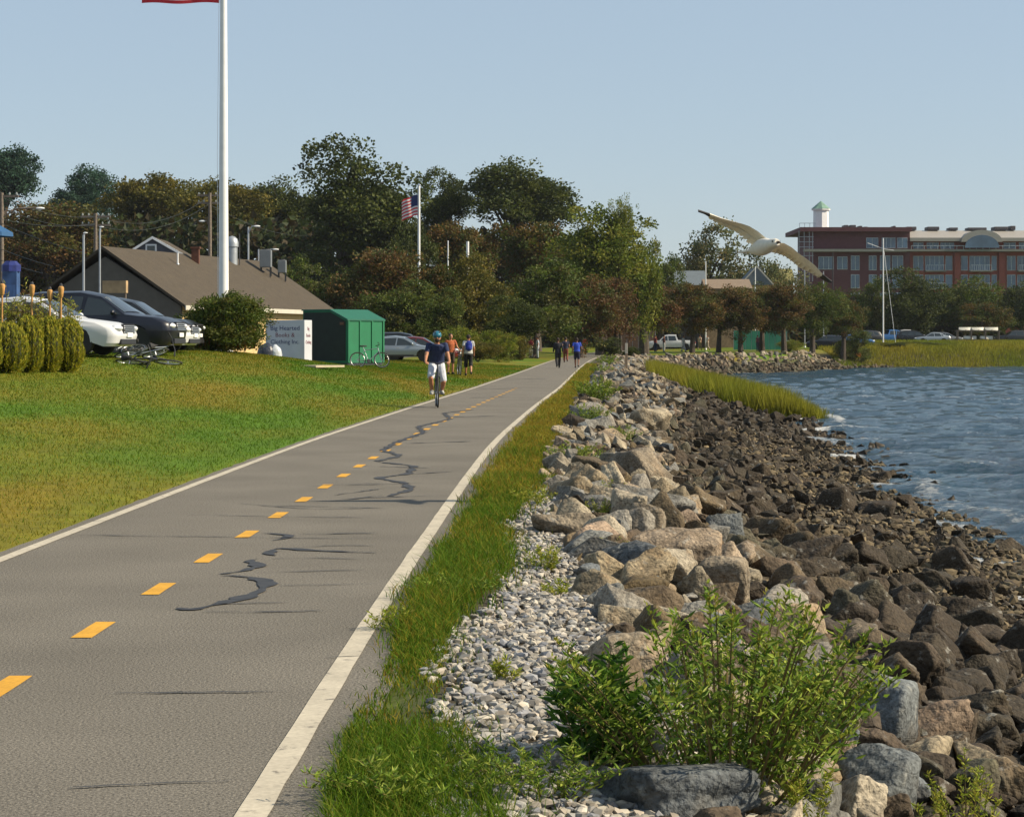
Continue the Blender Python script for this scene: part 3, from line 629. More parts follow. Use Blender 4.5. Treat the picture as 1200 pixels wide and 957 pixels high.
for x, y, h, r_, n, lb in [(697, 472, .75, .75, 60, 'big bright green clump on the verge beside the far boulders'), (690, 500, .5, .5, 36, 'low green clump in front of the big verge clump'), (705, 440, .6, .6, 40, 'green clump on the verge beyond the big clump'),
                           (760, 560, .3, .25, 14, 'weed sprouting between boulders beyond the ribbed boulder'), (720, 590, .28, .22, 14, 'weed sprouting beside the wide speckled boulder'), (705, 660, .25, .2, 14, 'weed sprouting below the grey green split boulder'), (730, 520, .4, .35, 18, 'weed tuft among the pale boulders up the bank'),
                           (675, 545, .35, .42, 34, 'green clump between the dry verge and the ribbed boulder'), (712, 430, .9, .8, 40, 'farthest green clump at the end of the stone bank'), (625, 592, .22, .22, 20, 'small green clump by the upper gravel'),
                           (640, 668, .2, .16, 16, 'small weed growing out of the white gravel'), (655, 700, .16, .12, 10, 'tiny weed beside the pale pointed stone'), (530, 700, .16, .3, 30, 'low broad leaved patch between path and gravel'),
                           (455, 745, .2, .12, 12, 'thin grassy weed leaning over the white edge line'), (590, 800, .14, .08, 8, 'single dry weed in the middle of the gravel'), (640, 930, .22, .3, 34, 'low leafy mat at the foot of the gravel'),
                           (480, 930, .15, .4, 44, 'clovery mat beside the edge line at the bottom'), (700, 610, .25, .2, 16, 'weed between the grey boulders at the gravel edge')]:
    weed('verge_plant', hit(x, y), h, r_, n, max(.035, h*.13 if y < 560 else .035), WG if y < 560 or n > 20 else YG, lb, 'plants on the verge', spike=0 if y > 560 else .2, per=30)
# crowns
PALS = {'dark': pal('3a461a', '485220', '2f3a13', '565c24'), 'olive': pal('5c5a1e', '6e6828', '4a4e1a', '7a6c28'), 'blue': pal('33503c', '3e5c46', '2a4434'),
        'brown': pal('684e2a', '705628', '5a592a', '66462a', '525824', '465420'), 'bright': pal('647420', '78822a', '50601c', '868230'), 'airy': pal('5a6436', '6c7040', '4a5530', '7a6c40'),
        'red': pal('70492c', '6a502a', '64442a', '5a5a26', '4b5822'), 'green': pal('4a5c1e', '586a24', '3c4c1a', '6c7230', '5c5424'), 'mix': pal('4a5a20', '5d5220', '6d4e24', '3e4e1c')}
CR = {}
def crown_mesh(p, v, n=19000, leaf=.05, sparse=1.):
    v = v % 2 if sparse == 1 else v
    key = (p, v, sparse)
    if key in CR: return CR[key]
    r = np.random.default_rng(100+v*7+len(CR)*13)
    nl = 16 if sparse == 1 else 20
    d = unit(r.normal(0, 1, (nl, 3))); lc = d*r.uniform(.25, .72, (nl, 1)); lr = r.uniform(.26, .48, nl)*(1 if sparse == 1 else .75)
    ncl = 360 if sparse == 1 else 190
    i = r.integers(0, nl, ncl); cd_ = unit(r.normal(0, 1, (ncl, 3))+np.array((0, 0, .35))); cc = lc[i]+cd_*(lr[i]*r.uniform(.75, 1.08, ncl))[:, None]
    cc = cc[np.linalg.norm(cc*np.array((1, 1, .95)), axis=1) < 1.1]; ncl = len(cc); cs = r.uniform(.06, .13, ncl); ct = r.uniform(.6, 1.15, ncl); cp = PALS[p][r.integers(0, len(PALS[p]), ncl)]
    m = int(n*sparse); j = r.integers(0, ncl, m); Pt = cc[j]+unit(r.normal(0, 1, (m, 3)))*(r.random(m)**.5*1.9*cs[j])[:, None]*np.array((1, 1, .8))
    D = unit(r.normal(0, 1, (m, 3))+unit(Pt)*.6)
    C = (cp[j]*.7+PALS[p][r.integers(0, len(PALS[p]), m)]*.3)*(ct[j]*r.uniform(.8, 1.2, m))[:, None]
    V, F_, C = leaves(Pt, D, leaf*r.uniform(.8, 1.4, m), leaf*r.uniform(.6, 1., m), C)
    CR[key] = mesh_np('crown_leaves', V, F_, LEAF, False, C); return CR[key]
def tree(x, ytop, ybot, hw, Y, p, label, v=0, base=None, sparse=1., group='trees behind the park', name='tree', trunk=None, n=19000, rot=None):
    top = P(x, ytop, Y); bot = P(x, ybot, Y); rx = hw*Y/F; rz = (top.z-bot.z)/2; g = Hs(top.x, Y)
    t = thing(name, (top.x, Y, g), label, 'tree', group)
    c = new_obj('crown', crown_mesh(p, v, n, .05 if sparse == 1 else .045, sparse), t); c.location = (0, 0, (top.z+bot.z)/2-g); c.scale = (rx/.94, rx/.94, rz/1.04); c.rotation_euler = (0, 0, rr.uniform(0, 6.28) if rot is None else rot)
    hgt = (top.z+bot.z)/2-g; r0 = trunk or max(.1, .035*(top.z-g)); m = MB(); lean = rr.normal(0, .04, 2)*hgt; m.tube([(0, 0, -.1), (lean[0]*.4, lean[1]*.4, hgt*.45), (lean[0], lean[1], hgt)], [r0*1.25, r0*.85, r0*.5], 8)
    m.build('trunk', BARK, t, True)
    lm = MB()
    for k in range(7 if sparse == 1 else 12):
        a = k*2.4+v; s = rr.uniform(.45, .95); e = Vector((math.cos(a)*rx*rr.uniform(.3, .55), math.sin(a)*rx*rr.uniform(.3, .55), hgt+rz*rr.uniform(-.3, .6))); b = Vector((lean[0]*s, lean[1]*s, hgt*s)); lm.tube([b, b.lerp(e, .5)+Vector((0, 0, .1*rz)), e], [r0*.42, r0*.28, r0*.1], 5, False)
    lm.build('limb', BARK, t, True)
    return t
T_ = [
 (5, 162, 270, 48, 335, 'blue', 'tall blue green tree at the left edge of the skyline', 0), (100, 191, 280, 46, 345, 'blue', 'round blue green tree second from the left on the skyline', 1),
 (182, 187, 300, 66, 285, 'olive', 'wide olive tree on the skyline left of the white flagpole', 2), (262, 190, 310, 64, 275, 'olive', 'olive yellow tree rising behind the white flagpole', 0),
 (330, 196, 310, 56, 280, 'dark', 'dark olive tree between the flagpole and the biggest dark tree', 1), (414, 171, 330, 84, 232, 'dark', 'biggest dark green tree left of the flying flag', 2),
 (520, 202, 290, 40, 262, 'dark', 'small topped dark tree right of the flying flag', 0), (604, 174, 290, 76, 256, 'dark', 'tall dark domed tree at the middle of the skyline', 1),
 (55, 230, 360, 78, 255, 'brown', 'broad brown green tree behind the utility wires at left', 2), (150, 240, 400, 55, 262, 'mix', 'dark brownish tree behind the roof peak', 0), (-25, 250, 400, 60, 250, 'brown', 'brown tree cut off by the left edge', 1),
 (705, 238, 360, 66, 205, 'bright', 'bright yellow green tree left of the flying gull', 0), (755, 270, 400, 34, 212, 'bright', 'lower yellow green tree beside the bright one', 1),
 (628, 240, 360, 58, 222, 'mix', 'rusty green tree in front of the tall dark dome', 2), (545, 246, 360, 58, 232, 'mix', 'olive brown tree below the small topped dark tree', 1),
 (480, 262, 400, 40, 226, 'dark', 'dark tree directly behind the flying flag pole', 0), (350, 300, 410, 40, 215, 'green', 'green tree behind the rooftop air units', 2),
 (515, 290, 412, 40, 172, 'mix', 'olive brown tree hiding the grey roofed house', 0), (520, 330, 414, 30, 160, 'green', 'low green tree behind the yellow green bush', 1),
 (398, 304, 412, 46, 176, 'mix', 'olive brown tree behind the dark green shed', 0), (452, 284, 412, 62, 172, 'brown', 'red brown and green tree behind the parked cars', 2), (470, 320, 415, 52, 166, 'green', 'green fronted tree right above the silver car', 1),
 (560, 302, 412, 52, 168, 'olive', 'olive tree tinged orange behind the cyclist', 1), (625, 304, 412, 62, 176, 'green', 'dark green and brown tree over the standing group', 0), (600, 350, 412, 45, 162, 'dark', 'low dark tree shading the path edge', 2),
 (680, 318, 412, 48, 184, 'brown', 'brown green tree over the distant walkers', 1), (722, 320, 410, 42, 196, 'red', 'red brown tree above the end of the path', 0),
 (757, 322, 395, 43, 214, 'red', 'first small russet street tree of the lawn row', 1), (811, 328, 397, 41, 222, 'brown', 'second small street tree of the lawn row', 0), (842, 334, 397, 36, 228, 'mix', 'third small street tree of the lawn row', 2),
 (868, 330, 397, 39, 224, 'brown', 'fourth small street tree of the lawn row', 1), (893, 324, 396, 37, 230, 'mix', 'fifth small street tree of the lawn row', 0), (919, 328, 396, 39, 226, 'brown', 'sixth small street tree below the gull wing tip', 2),
 (952, 326, 399, 38, 240, 'green', 'green street tree at the right end of the lawn row', 1), (988, 342, 402, 32, 248, 'mix', 'brownish green street tree right of the lawn row', 0),
 (1015, 326, 400, 32, 300, 'green', 'green tree left of the white mast', 2), (1068, 318, 398, 45, 296, 'dark', 'full dark green tree right of the white mast', 0), (1128, 318, 398, 46, 305, 'green', 'olive topped green tree before the brick block', 1),
 (1152, 345, 400, 36, 290, 'mix', 'lower brownish tree above the white boat rack', 2), (1198, 322, 398, 34, 300, 'dark', 'dark tree cut off by the right edge', 1),
 (775, 300, 400, 30, 260, 'green', 'green tree behind the first street trees', 0), (940, 345, 402, 30, 300, 'dark', 'dark tree under the brick block corner', 1)]
for a in T_: tree(*a[:6], label=a[6], v=a[7])
tree(832, 256, 400, 60, 310, 'airy', 'airy open crowned tree left of the flying gull', 3, sparse=.6)
tree(893, 282, 400, 50, 315, 'airy', 'thin open crowned tree behind the flying gull', 4, sparse=.6)
tree(728, 214, 300, 22, 204, 'bright', 'thin ragged treetop above the bright yellow green tree', 5, sparse=.3, trunk=.1)
# shrubs
def shrub(x, ytop, ybot, hw, Y, p, label, v=0, name='shrub', group='shrubs along the lawn', leaf=.05, blade=False, zoff=0):
    top = P(x, ytop, Y); bot = P(x, ybot, Y); rx = hw*Y/F; g = Hs(top.x, Y); t = thing(name, (top.x, Y, g), label, 'shrub', group)
    c = new_obj('foliage', crown_mesh(p, v), t); hgt = top.z-g; c.location = (0, 0, hgt*.48); c.scale = (rx*1.08, rx*1.08, hgt*.56); c.rotation_euler = (0, 0, rr.uniform(0, 6.28))
    m = MB()
    for k in range(6): a = k*1.05; m.tube([(0, 0, -.05), (math.cos(a)*rx*.3, math.sin(a)*rx*.3, hgt*.4), (math.cos(a)*rx*.6, math.sin(a)*rx*.6, hgt*.8)], [.03, .02, .008], 5, False)
    m.build('stem', BARK, t)
    return t
PALS['yg'] = pal('6c7a20', '7d8428', '8c8030', '56681c')
for a in [(535, 378, 414, 34, 150, 'yg', 'yellow green rounded bush behind the cyclist', 6), (585, 388, 418, 24, 145, 'yg', 'smaller yellow green bush right of the backpack walker', 7), (560, 396, 418, 26, 140, 'olive', 'low olive bush beside the backpack walker', 6), (610, 396, 416, 14, 160, 'olive', 'low bush beside the standing group', 7),
          (715, 398, 416, 18, 190, 'dark', 'dark round bush at the end of the path', 6), (740, 405, 418, 14, 180, 'dark', 'small dark bush beside the wooden post', 7), (1000, 388, 404, 22, 250, 'green', 'green bush at the right end of the rocky bank', 6),
          (1070, 400, 413, 32, 272, 'green', 'low green shrub on the marsh below the mast', 7), (1120, 401, 412, 24, 274, 'green', 'low green shrub on the marsh below the boat rack', 6), (1030, 401, 413, 20, 268, 'yg', 'yellow green shrub at the foot of the mast', 7),
          (222, 388, 414, 30, 84, 'dark', 'dark shrub behind the noses of the parked cars', 6), (1160, 402, 413, 26, 276, 'yg', 'low pale shrub on the marsh right of the boat rack', 6), (1095, 401, 413, 22, 268, 'green', 'low dark shrub on the marsh below the silver sedan', 7), (1050, 402, 414, 18, 264, 'dark', 'dark low shrub on the marsh right of the mast foot', 6),
          (925, 396, 412, 16, 232, 'yg', 'pale bush on the rocky bank under the street trees', 6)]: shrub(*a[:6], label=a[6], v=a[7])
# dense skirt of dark wood behind the park, seen only as one mass in the gaps between the trees
n = 52000; X = rr.uniform(-75, 70, n); Y = 268+rr.uniform(-12, 12, n)+np.clip(X, 0, 60)*.9; Z = H(X, Y)+rr.random(n)**1.2*np.interp(X, [-75, -20, 10, 25, 70], [15, 15, 12, 6, 6])
V, F_, C = leaves(np.stack([X, Y, Z], -1), rr.normal(0, 1, (n, 3)), 1.1, .9, pick(pal('2f3a18', '3a4420', '40371c'), n)); tag(new_obj('woodland', mesh_np('woodland', V, F_, LEAF, False, C)), 'dark understorey filling the gaps between the far trees', 'woodland', kind='stuff')
# big bush at the flagpole, and clipped hedge
t = shrub(264, 347, 415, 58, 71, 'green', 'big round bush with yellow tips at the foot of the white flagpole', 8)
m_ = 7000; d = unit(rr.normal(0, 1, (m_, 3)))*np.array((1.28, 1.28, .95))*(rr.uniform(.6, 1.03, (m_, 1))); d[:, 2] = d[:, 2]+.86; kk = d[:, 2] > .02; d = d[kk]; V, F_, C = leaves(d, unit(rr.normal(0, .7, d.shape)+np.array((0, 0, .8))), rr.uniform(.1, .2, len(d)), .05, pick(pal('4c5e1e', '5e6e24', '3c4c18', '72722a'), len(d), .6, 1.1)); tag(new_obj('inner_foliage', mesh_np('inner_foliage', V, F_, LEAF, False, C), t), kind='stuff')
n = 2600; d = unit(rr.normal(0, 1, (n, 3))); d[:, 2] = np.abs(d[:, 2]); hg = 1.75; V, F_, C = blades(d[:, 0]*.95, d[:, 1]*.95, .1+d[:, 2]*hg*.62, rr.uniform(.25, .5, n), np.full(n, .035), rr.uniform(.1, .7, n), pick(pal('7d7426', '5c6a1e', '8a5a26', '6a7a24'), n)); new_obj('tip_leaves', mesh_np('tip_leaves', V, F_, LEAF, False, C), t)
HEDGE = pal('a39c28', '8e9024', 'b0a232', '7e8422', '6c7420')
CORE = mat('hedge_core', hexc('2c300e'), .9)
hb = [(-22, 24, 'leftmost clipped hedge mound, cut off by the photo edge'), (8, 22, 'second clipped hedge mound from the left edge'), (33, 17, 'third clipped hedge mound from the left edge'), (56, 15, 'fourth clipped hedge mound from the left edge'), (78, 19, 'rightmost clipped hedge mound beside the white car')]
for x, hw, lb in hb:
    Y = 46+.03*(x-40); b = P(x, 440, Y); b.z = Hs(b.x, Y); hh = (P(x, 375, Y).z-b.z)*rr.uniform(.92, 1.06); rx = hw*Y/F*rr.uniform(.95, 1.08); t = thing('clipped_hedge', b, lb, 'hedge', 'clipped hedge mounds')
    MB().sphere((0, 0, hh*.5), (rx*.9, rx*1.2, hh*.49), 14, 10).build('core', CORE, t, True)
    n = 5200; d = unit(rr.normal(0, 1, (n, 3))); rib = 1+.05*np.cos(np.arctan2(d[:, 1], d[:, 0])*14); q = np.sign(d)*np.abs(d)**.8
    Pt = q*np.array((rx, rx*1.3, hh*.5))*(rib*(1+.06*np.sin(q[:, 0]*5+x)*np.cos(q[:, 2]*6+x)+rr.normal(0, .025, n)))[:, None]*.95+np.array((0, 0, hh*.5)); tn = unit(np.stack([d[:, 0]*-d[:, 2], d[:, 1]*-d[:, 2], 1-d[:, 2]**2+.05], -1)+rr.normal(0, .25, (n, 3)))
    V, F_, C = leaves(Pt, tn, rr.uniform(.05, .1, n), .022, HEDGE[rr.integers(0, 5, n)]*(rr.uniform(.7, 1.1, n)*np.clip(.9+(rib-1)*5, .65, 1.15))[:, None]); new_obj('foliage', mesh_np('foliage', V, F_, LEAF, False, C), t)  # leaf colour darkened in the grooves between ribs, painted-in shade
for x, lb in [(12, 'yellow leaved shrub behind the left clipped hedges'), (30, 'yellow leaved shrub left of the second bamboo torch'), (50, 'pale leaved shrub between the bamboo torches'), (76, 'pale leaved shrub right of the bamboo torches')]:
    Y = 48.5; b = P(x, 400, Y); b.z = Hs(b.x, Y); weed('leafy_shrub', b, (P(x, 338, Y).z-b.z)*1.15, .42, 50, .11, pal('9a9a3a', '84902e', 'b0aa58', '7c6c3a'), lb, 'shrubs behind the hedge', spike=0, per=26, cat='shrub')
# ---------------------------------------------------------------- paints
def paint(n, h, rough=.35, coat=.25, metal=0.): return mat(n, hexc(h), rough, var=.05, scale=2, coat=coat, metal=metal)
NAVY = paint('navy_paint', '0b0e1c'); BLACKP = paint('black_paint', '0a0b0d'); WHITEP = paint('white_car_paint', 'c9cacb'); SILVER = paint('silver_paint', '8f979d', .3, .5, .5); REDP = paint('red_paint', '5c1414'); BLUEP = paint('blue_paint', '2f5f96'); GREYP = paint('grey_paint', '5b6066'); ORANGEP = paint('orange_paint', 'b5601a')
GLASS = mat('car_glass', (.02, .028, .032), .05, var=0, spec=.8); RUBBER = mat('rubber', (.018, .018, .018), .8, var=.2); ALLOY = mat('alloy', (.45, .46, .48), .3, var=.05, metal=.9); CHROME = mat('chrome', (.7, .7, .72), .12, var=0, metal=1); PLAST = mat('black_plastic', (.02, .02, .022), .5, var=.1)
LAMP = mat('lamp_lens', (.75, .76, .78), .12, var=.05, spec=.8); TAIL = mat('tail_lens', (.3, .015, .012), .2, var=0)
WHITE = mat('white_paint_metal', (.74, .74, .73), .45, var=.05, scale=3); GALV = mat('galvanised', (.38, .4, .42), .45, var=.1, metal=.6); WOODP = mat('pole_wood', hexc('6d6257'), .85, var=.3, scale=9)
BAMBOO = mat('bamboo', hexc('b98a4c'), .6, var=.25, scale=14); DARKM = mat('dark_metal', (.03, .03, .033), .5, var=.1)
# ---------------------------------------------------------------- cars
CARS = {
 'suv': dict(L=4.7, top=[(2.30, .34), (2.36, .62), (2.30, .84), (1.95, .98), (1.1, 1.07), (.38, 1.56), (-.2, 1.68), (-1.4, 1.66), (-2.0, 1.54), (-2.28, 1.08), (-2.35, .7), (-2.28, .36)], belt=1.03, hw=.93, roofw=.66, wx=(1.42, -1.38), wr=.37, shield=(4, 5), rear=(8, 9),
   win=[[(.98, 1.07), (.42, 1.48), (.02, 1.56), (-.08, 1.05)], [(-.17, 1.05), (-.1, 1.57), (-1.0, 1.57), (-1.12, 1.05)], [(-1.22, 1.06), (-1.12, 1.56), (-1.75, 1.48), (-2.0, 1.1)]]),
 'sedan': dict(L=4.7, top=[(2.30, .3), (2.36, .5), (2.28, .68), (1.9, .82), (1.05, .93), (.25, 1.38), (-.3, 1.45), (-.95, 1.40), (-1.65, 1.03), (-2.2, .98), (-2.33, .75), (-2.3, .36)], belt=.92, hw=.9, roofw=.6, wx=(1.4, -1.38), wr=.33, shield=(4, 5), rear=(7, 8),
   win=[[(.92, .95), (.26, 1.3), (-.08, 1.36), (-.12, .93)], [(-.2, .93), (-.15, 1.36), (-.88, 1.32), (-1.1, .95)], [(-1.18, .96), (-1.0, 1.28), (-1.42, 1.04)]]),
 'pickup': dict(L=5.4, top=[(2.65, .4), (2.7, .7), (2.62, .95), (2.3, 1.05), (1.35, 1.13), (.8, 1.7), (.3, 1.78), (-.5, 1.76), (-.75, 1.15), (-2.6, 1.12), (-2.65, .7), (-2.6, .45)], belt=1.1, hw=.97, roofw=.7, wx=(1.75, -1.65), wr=.39, shield=(4, 5), rear=(7, 8),
   win=[[(1.2, 1.14), (.82, 1.6), (.45, 1.68), (.38, 1.12)], [(.3, 1.12), (.36, 1.68), (-.42, 1.67), (-.58, 1.14)]])}
CAR_ME = {}
def car_meshes(kind):
    if kind in CAR_ME: return CAR_ME[kind]
    K = CARS[kind]; hw, rw, belt = K['hw'], K['roofw'], K['belt']; zt = max(z for _, z in K['top']); wr = K['wr']
    def wd(z): 
        if z <= belt: return hw*(1-.09*((z-belt*.62)/belt)**2*2)
        return hw*.965+(rw-hw*.965)*((z-belt)/(zt-belt))**.9
    Lh = K['L']/2
    def mp(x, s, z, off=0.):
        a = abs(s); xx = x*(1-(.035*a**3+.075*a**14)*(abs(x)/Lh)**2); zz = z*(1-.035*a**3*(1 if z > belt*.7 else 0)); y = s*(wd(z)+off)
        return Vector((xx, y, zz))
    out = list(K['top']); bot = []
    for wx in sorted(K['wx']):
        ar = wr*1.17
        for k in range(9): t = math.pi-math.pi*k/8; bot.append((wx+ar*math.cos(t), max(.2, wr*.98+ar*math.sin(t))))
    bot = [(-Lh+.12, .24)]+bot+[(Lh-.14, .22)]
    poly = out+bot
    bm = bmesh.new(); vs0 = [bm.verts.new((x, -1, z)) for x, z in poly]; vs1 = [bm.verts.new((x, 1, z)) for x, z in poly]; n = len(poly)
    bm.faces.new(vs0); bm.faces.new(vs1[::-1])
    for k in range(n): bm.faces.new((vs0[k], vs1[k], vs1[(k+1) % n], vs0[(k+1) % n]))
    for z in (.3, .45, .6, .75, belt, belt+.15, belt+.3, belt+.45): bmesh.ops.bisect_plane(bm, geom=bm.verts[:]+bm.edges[:]+bm.faces[:], plane_co=(0, 0, z), plane_no=(0, 0, 1))
    for y in (-.985, -.95, -.88, -.78, -.6, -.3, 0, .3, .6, .78, .88, .95, .985): bmesh.ops.bisect_plane(bm, geom=bm.verts[:]+bm.edges[:]+bm.faces[:], plane_co=(0, y, 0), plane_no=(0, 1, 0))
    for v in bm.verts: v.co = mp(v.co.x, v.co.y, v.co.z)
    bmesh.ops.recalc_face_normals(bm, faces=bm.faces); body = bpy.data.meshes.new('car_body'); bm.to_mesh(body); bm.free(); body.shade_smooth(); body.set_sharp_from_angle(angle=R(48))
    parts = []
    for side in (-1, 1):
        for w_ in K['win']:
            bm = bmesh.new(); bm.faces.new([bm.verts.new((x, side, z)) for x, z in w_])
            for z in (belt+.1, belt+.2, belt+.3, belt+.4, belt+.5): bmesh.ops.bisect_plane(bm, geom=bm.verts[:]+bm.edges[:]+bm.faces[:], plane_co=(0, 0, z), plane_no=(0, 0, 1))
            for v in bm.verts: v.co = mp(v.co.x, side, v.co.z, .008)
            me = bpy.data.meshes.new('window'); bm.to_mesh(me); bm.free(); me.materials.append(GLASS); parts.append(('window', me))
    for nm, (i, j) in (('windshield', K['shield']), ('rear_window', K['rear'])):
        (x0, z0), (x1, z1) = K['top'][i], K['top'][j]; nx_, nz_ = -(z1-z0), (x1-x0); q = math.hypot(nx_, nz_); nx_, nz_ = (nx_/q, nz_/q)
        if nz_ < 0: nx_, nz_ = -nx_, -nz_
        V = []; Fq = []
        for b_, t in enumerate((.1, .5, .92)):
            for a_, s in enumerate((-.9, -.6, -.3, 0, .3, .6, .9)): V.append(mp(x0+(x1-x0)*t+nx_*.012, s, z0+(z1-z0)*t+nz_*.012))
        for b_ in range(2):
            for a_ in range(6): Fq.append((b_*7+a_, b_*7+a_+1, b_*7+a_+8, b_*7+a_+7))
        me = bpy.data.meshes.new(nm); me.from_pydata(V, [], Fq); me.materials.append(GLASS); parts.append((nm, me))
    CAR_ME[kind] = (body, parts, mp, Lh); return CAR_ME[kind]
WHEEL = {}
def add_wheel(t, x, y, r, side):
    w_ = new_obj('wheel', None, t) if False else None
    m = MB(); m.lathe([(r*.62, -.09), (r*.93, -.1), (r, -.06), (r, .06), (r*.93, .1), (r*.62, .09)], (x, y, r), 22, 'y'); wh = m.build('wheel', RUBBER, t, True)
    m = MB(); yy = y+side*.07
    for k in range(5):
        a = k*2*math.pi/5; m.add([(x+math.cos(a-.1)*.05, yy, r+math.sin(a-.1)*.05), (x+math.cos(a-.16)*r*.62, yy, r+math.sin(a-.16)*r*.62), (x+math.cos(a+.16)*r*.62, yy, r+math.sin(a+.16)*r*.62), (x+math.cos(a+.1)*.05, yy, r+math.sin(a+.1)*.05)], [(0, 1, 2, 3)])
    m.lathe([(r*.58, -.01), (r*.66, -.01), (r*.66, .012), (r*.58, .012)], (x, yy, r), 22, 'y'); m.lathe([(.001, -.012), (.06, -.012), (.06, .015), (.001, .018)], (x, yy, r), 10, 'y')
    m.build('rim', ALLOY, wh)
def car(kind, x, Y, rz, paintm, label, group='parked cars', full=True, zadd=0):
    body, parts, mp, Lh = car_meshes(kind); X = (x-600)*Y/F; t = thing('parked_car', (X, Y, Hs(X, Y)+zadd), label, 'car', group, rz); K = CARS[kind]
    b = new_obj('body', body.copy(), t); b.data.materials.append(paintm)
    for nm, me in parts: new_obj(nm, me, t)
    for wx in K['wx']:
        for s in (-1, 1): add_wheel(t, wx, s*(K['hw']-.11), K['wr'], s)
    zh = K['belt']*.72
    for s in (-1, 1):
        m = MB(); a = mp(Lh-.12, s*.62, zh); m.sphere(a, (.16, .2, .085), 10, 6); m.build('headlight', LAMP, t, True)
        m = MB(); a = mp(-Lh+.08, s*.74, zh+.08); m.sphere(a, (.09, .16, .1), 10, 6); m.build('tail_light', TAIL, t, True)
        if full:
            m = MB(); a = mp(.78, s, K['belt']+.1); m.sphere(a+Vector((0, s*.11, .0)), (.07, .11, .075), 10, 6); m.build('mirror', paintm, t, True)
            for hx in (-.05, -1.0):
                m = MB(); a = mp(hx, s, K['belt']-.12); m.box(a+Vector((0, s*.012, 0)), (.16, .03, .028)); m.build('door_handle', CHROME, t)
            m = MB(); m.box(mp(-.2, s, .33)+Vector((0, s*.005, 0)), (2.1, .03, .1)); m.build('sill_trim', PLAST, t)
    if full:
        g = MB()
        for k in range(4): g.box((Lh-.0, 0, zh-.1+k*.05), (.05, .78, .022))
        g.build('grille', CHROME, t); g = MB(); g.box((Lh-.04, 0, zh-.02), (.06, .82, .24)); g.build('grille_backing', PLAST, t)
        g = MB(); g.box((Lh-.06, 0, .33), (.1, 1.1, .14)); g.build('air_intake', PLAST, t, bevel=.02)
        g = MB(); g.box((Lh+.015, 0, .5), (.02, .4, .11)); g.build('number_plate', WHITE, t)
    return t
car('sedan', 44, 54.5, R(-9), WHITEP, 'white sedan nosing out from behind the clipped hedge')
car('suv', 112, 59.5, R(-7), NAVY, 'dark navy sport utility car with spoked front wheel by the lawn')
car('sedan', 136, 64, R(-7), WHITEP, 'white car mostly hidden behind the navy one, only its nose showing', full=True)
car('suv', 148, 69, R(-6), BLACKP, 'black sport utility car behind the navy one')
car('sedan', 470, 124, R(-6), SILVER, 'silver sedan parked side on right of the green shed')
car('sedan', 492, 128, R(-6), REDP, 'dark red car behind the silver sedan')
car('suv', 474, 133, R(-4), BLACKP, 'black car with roof rails behind the silver sedan')
for x, Y, k, pm, lb in [(1012, 282, 'suv', BLACKP, 'dark car in the far lot left of the mast'), (1045, 288, 'pickup', BLUEP, 'blue pickup in the far lot right of the mast'), (1062, 292, 'pickup', WHITEP, 'white pickup in the far lot behind the blue one'), (1072, 283, 'suv', BLACKP, 'black car in the far lot beside the pickups'),
                        (1092, 282, 'sedan', SILVER, 'silver sedan in the far lot left of the boat rack'), (1107, 286, 'sedan', GREYP, 'grey sedan in the far lot beside the boat rack'), (1188, 284, 'suv', BLACKP, 'dark car at the right edge beyond the marsh'),
                        (787, 246, 'pickup', WHITEP, 'pale truck behind the first street trees'), (968, 262, 'suv', NAVY, 'dark car under the right street trees'), (1002, 270, 'sedan', BLUEP, 'blue car under the right street trees'), (910, 262, 'suv', GREYP, 'grey car under the middle street trees')]:
    car(k, x, Y, R(random.choice((0, 180))+random.uniform(-12, 12)), pm, lb, 'cars in the far lot', full=False)
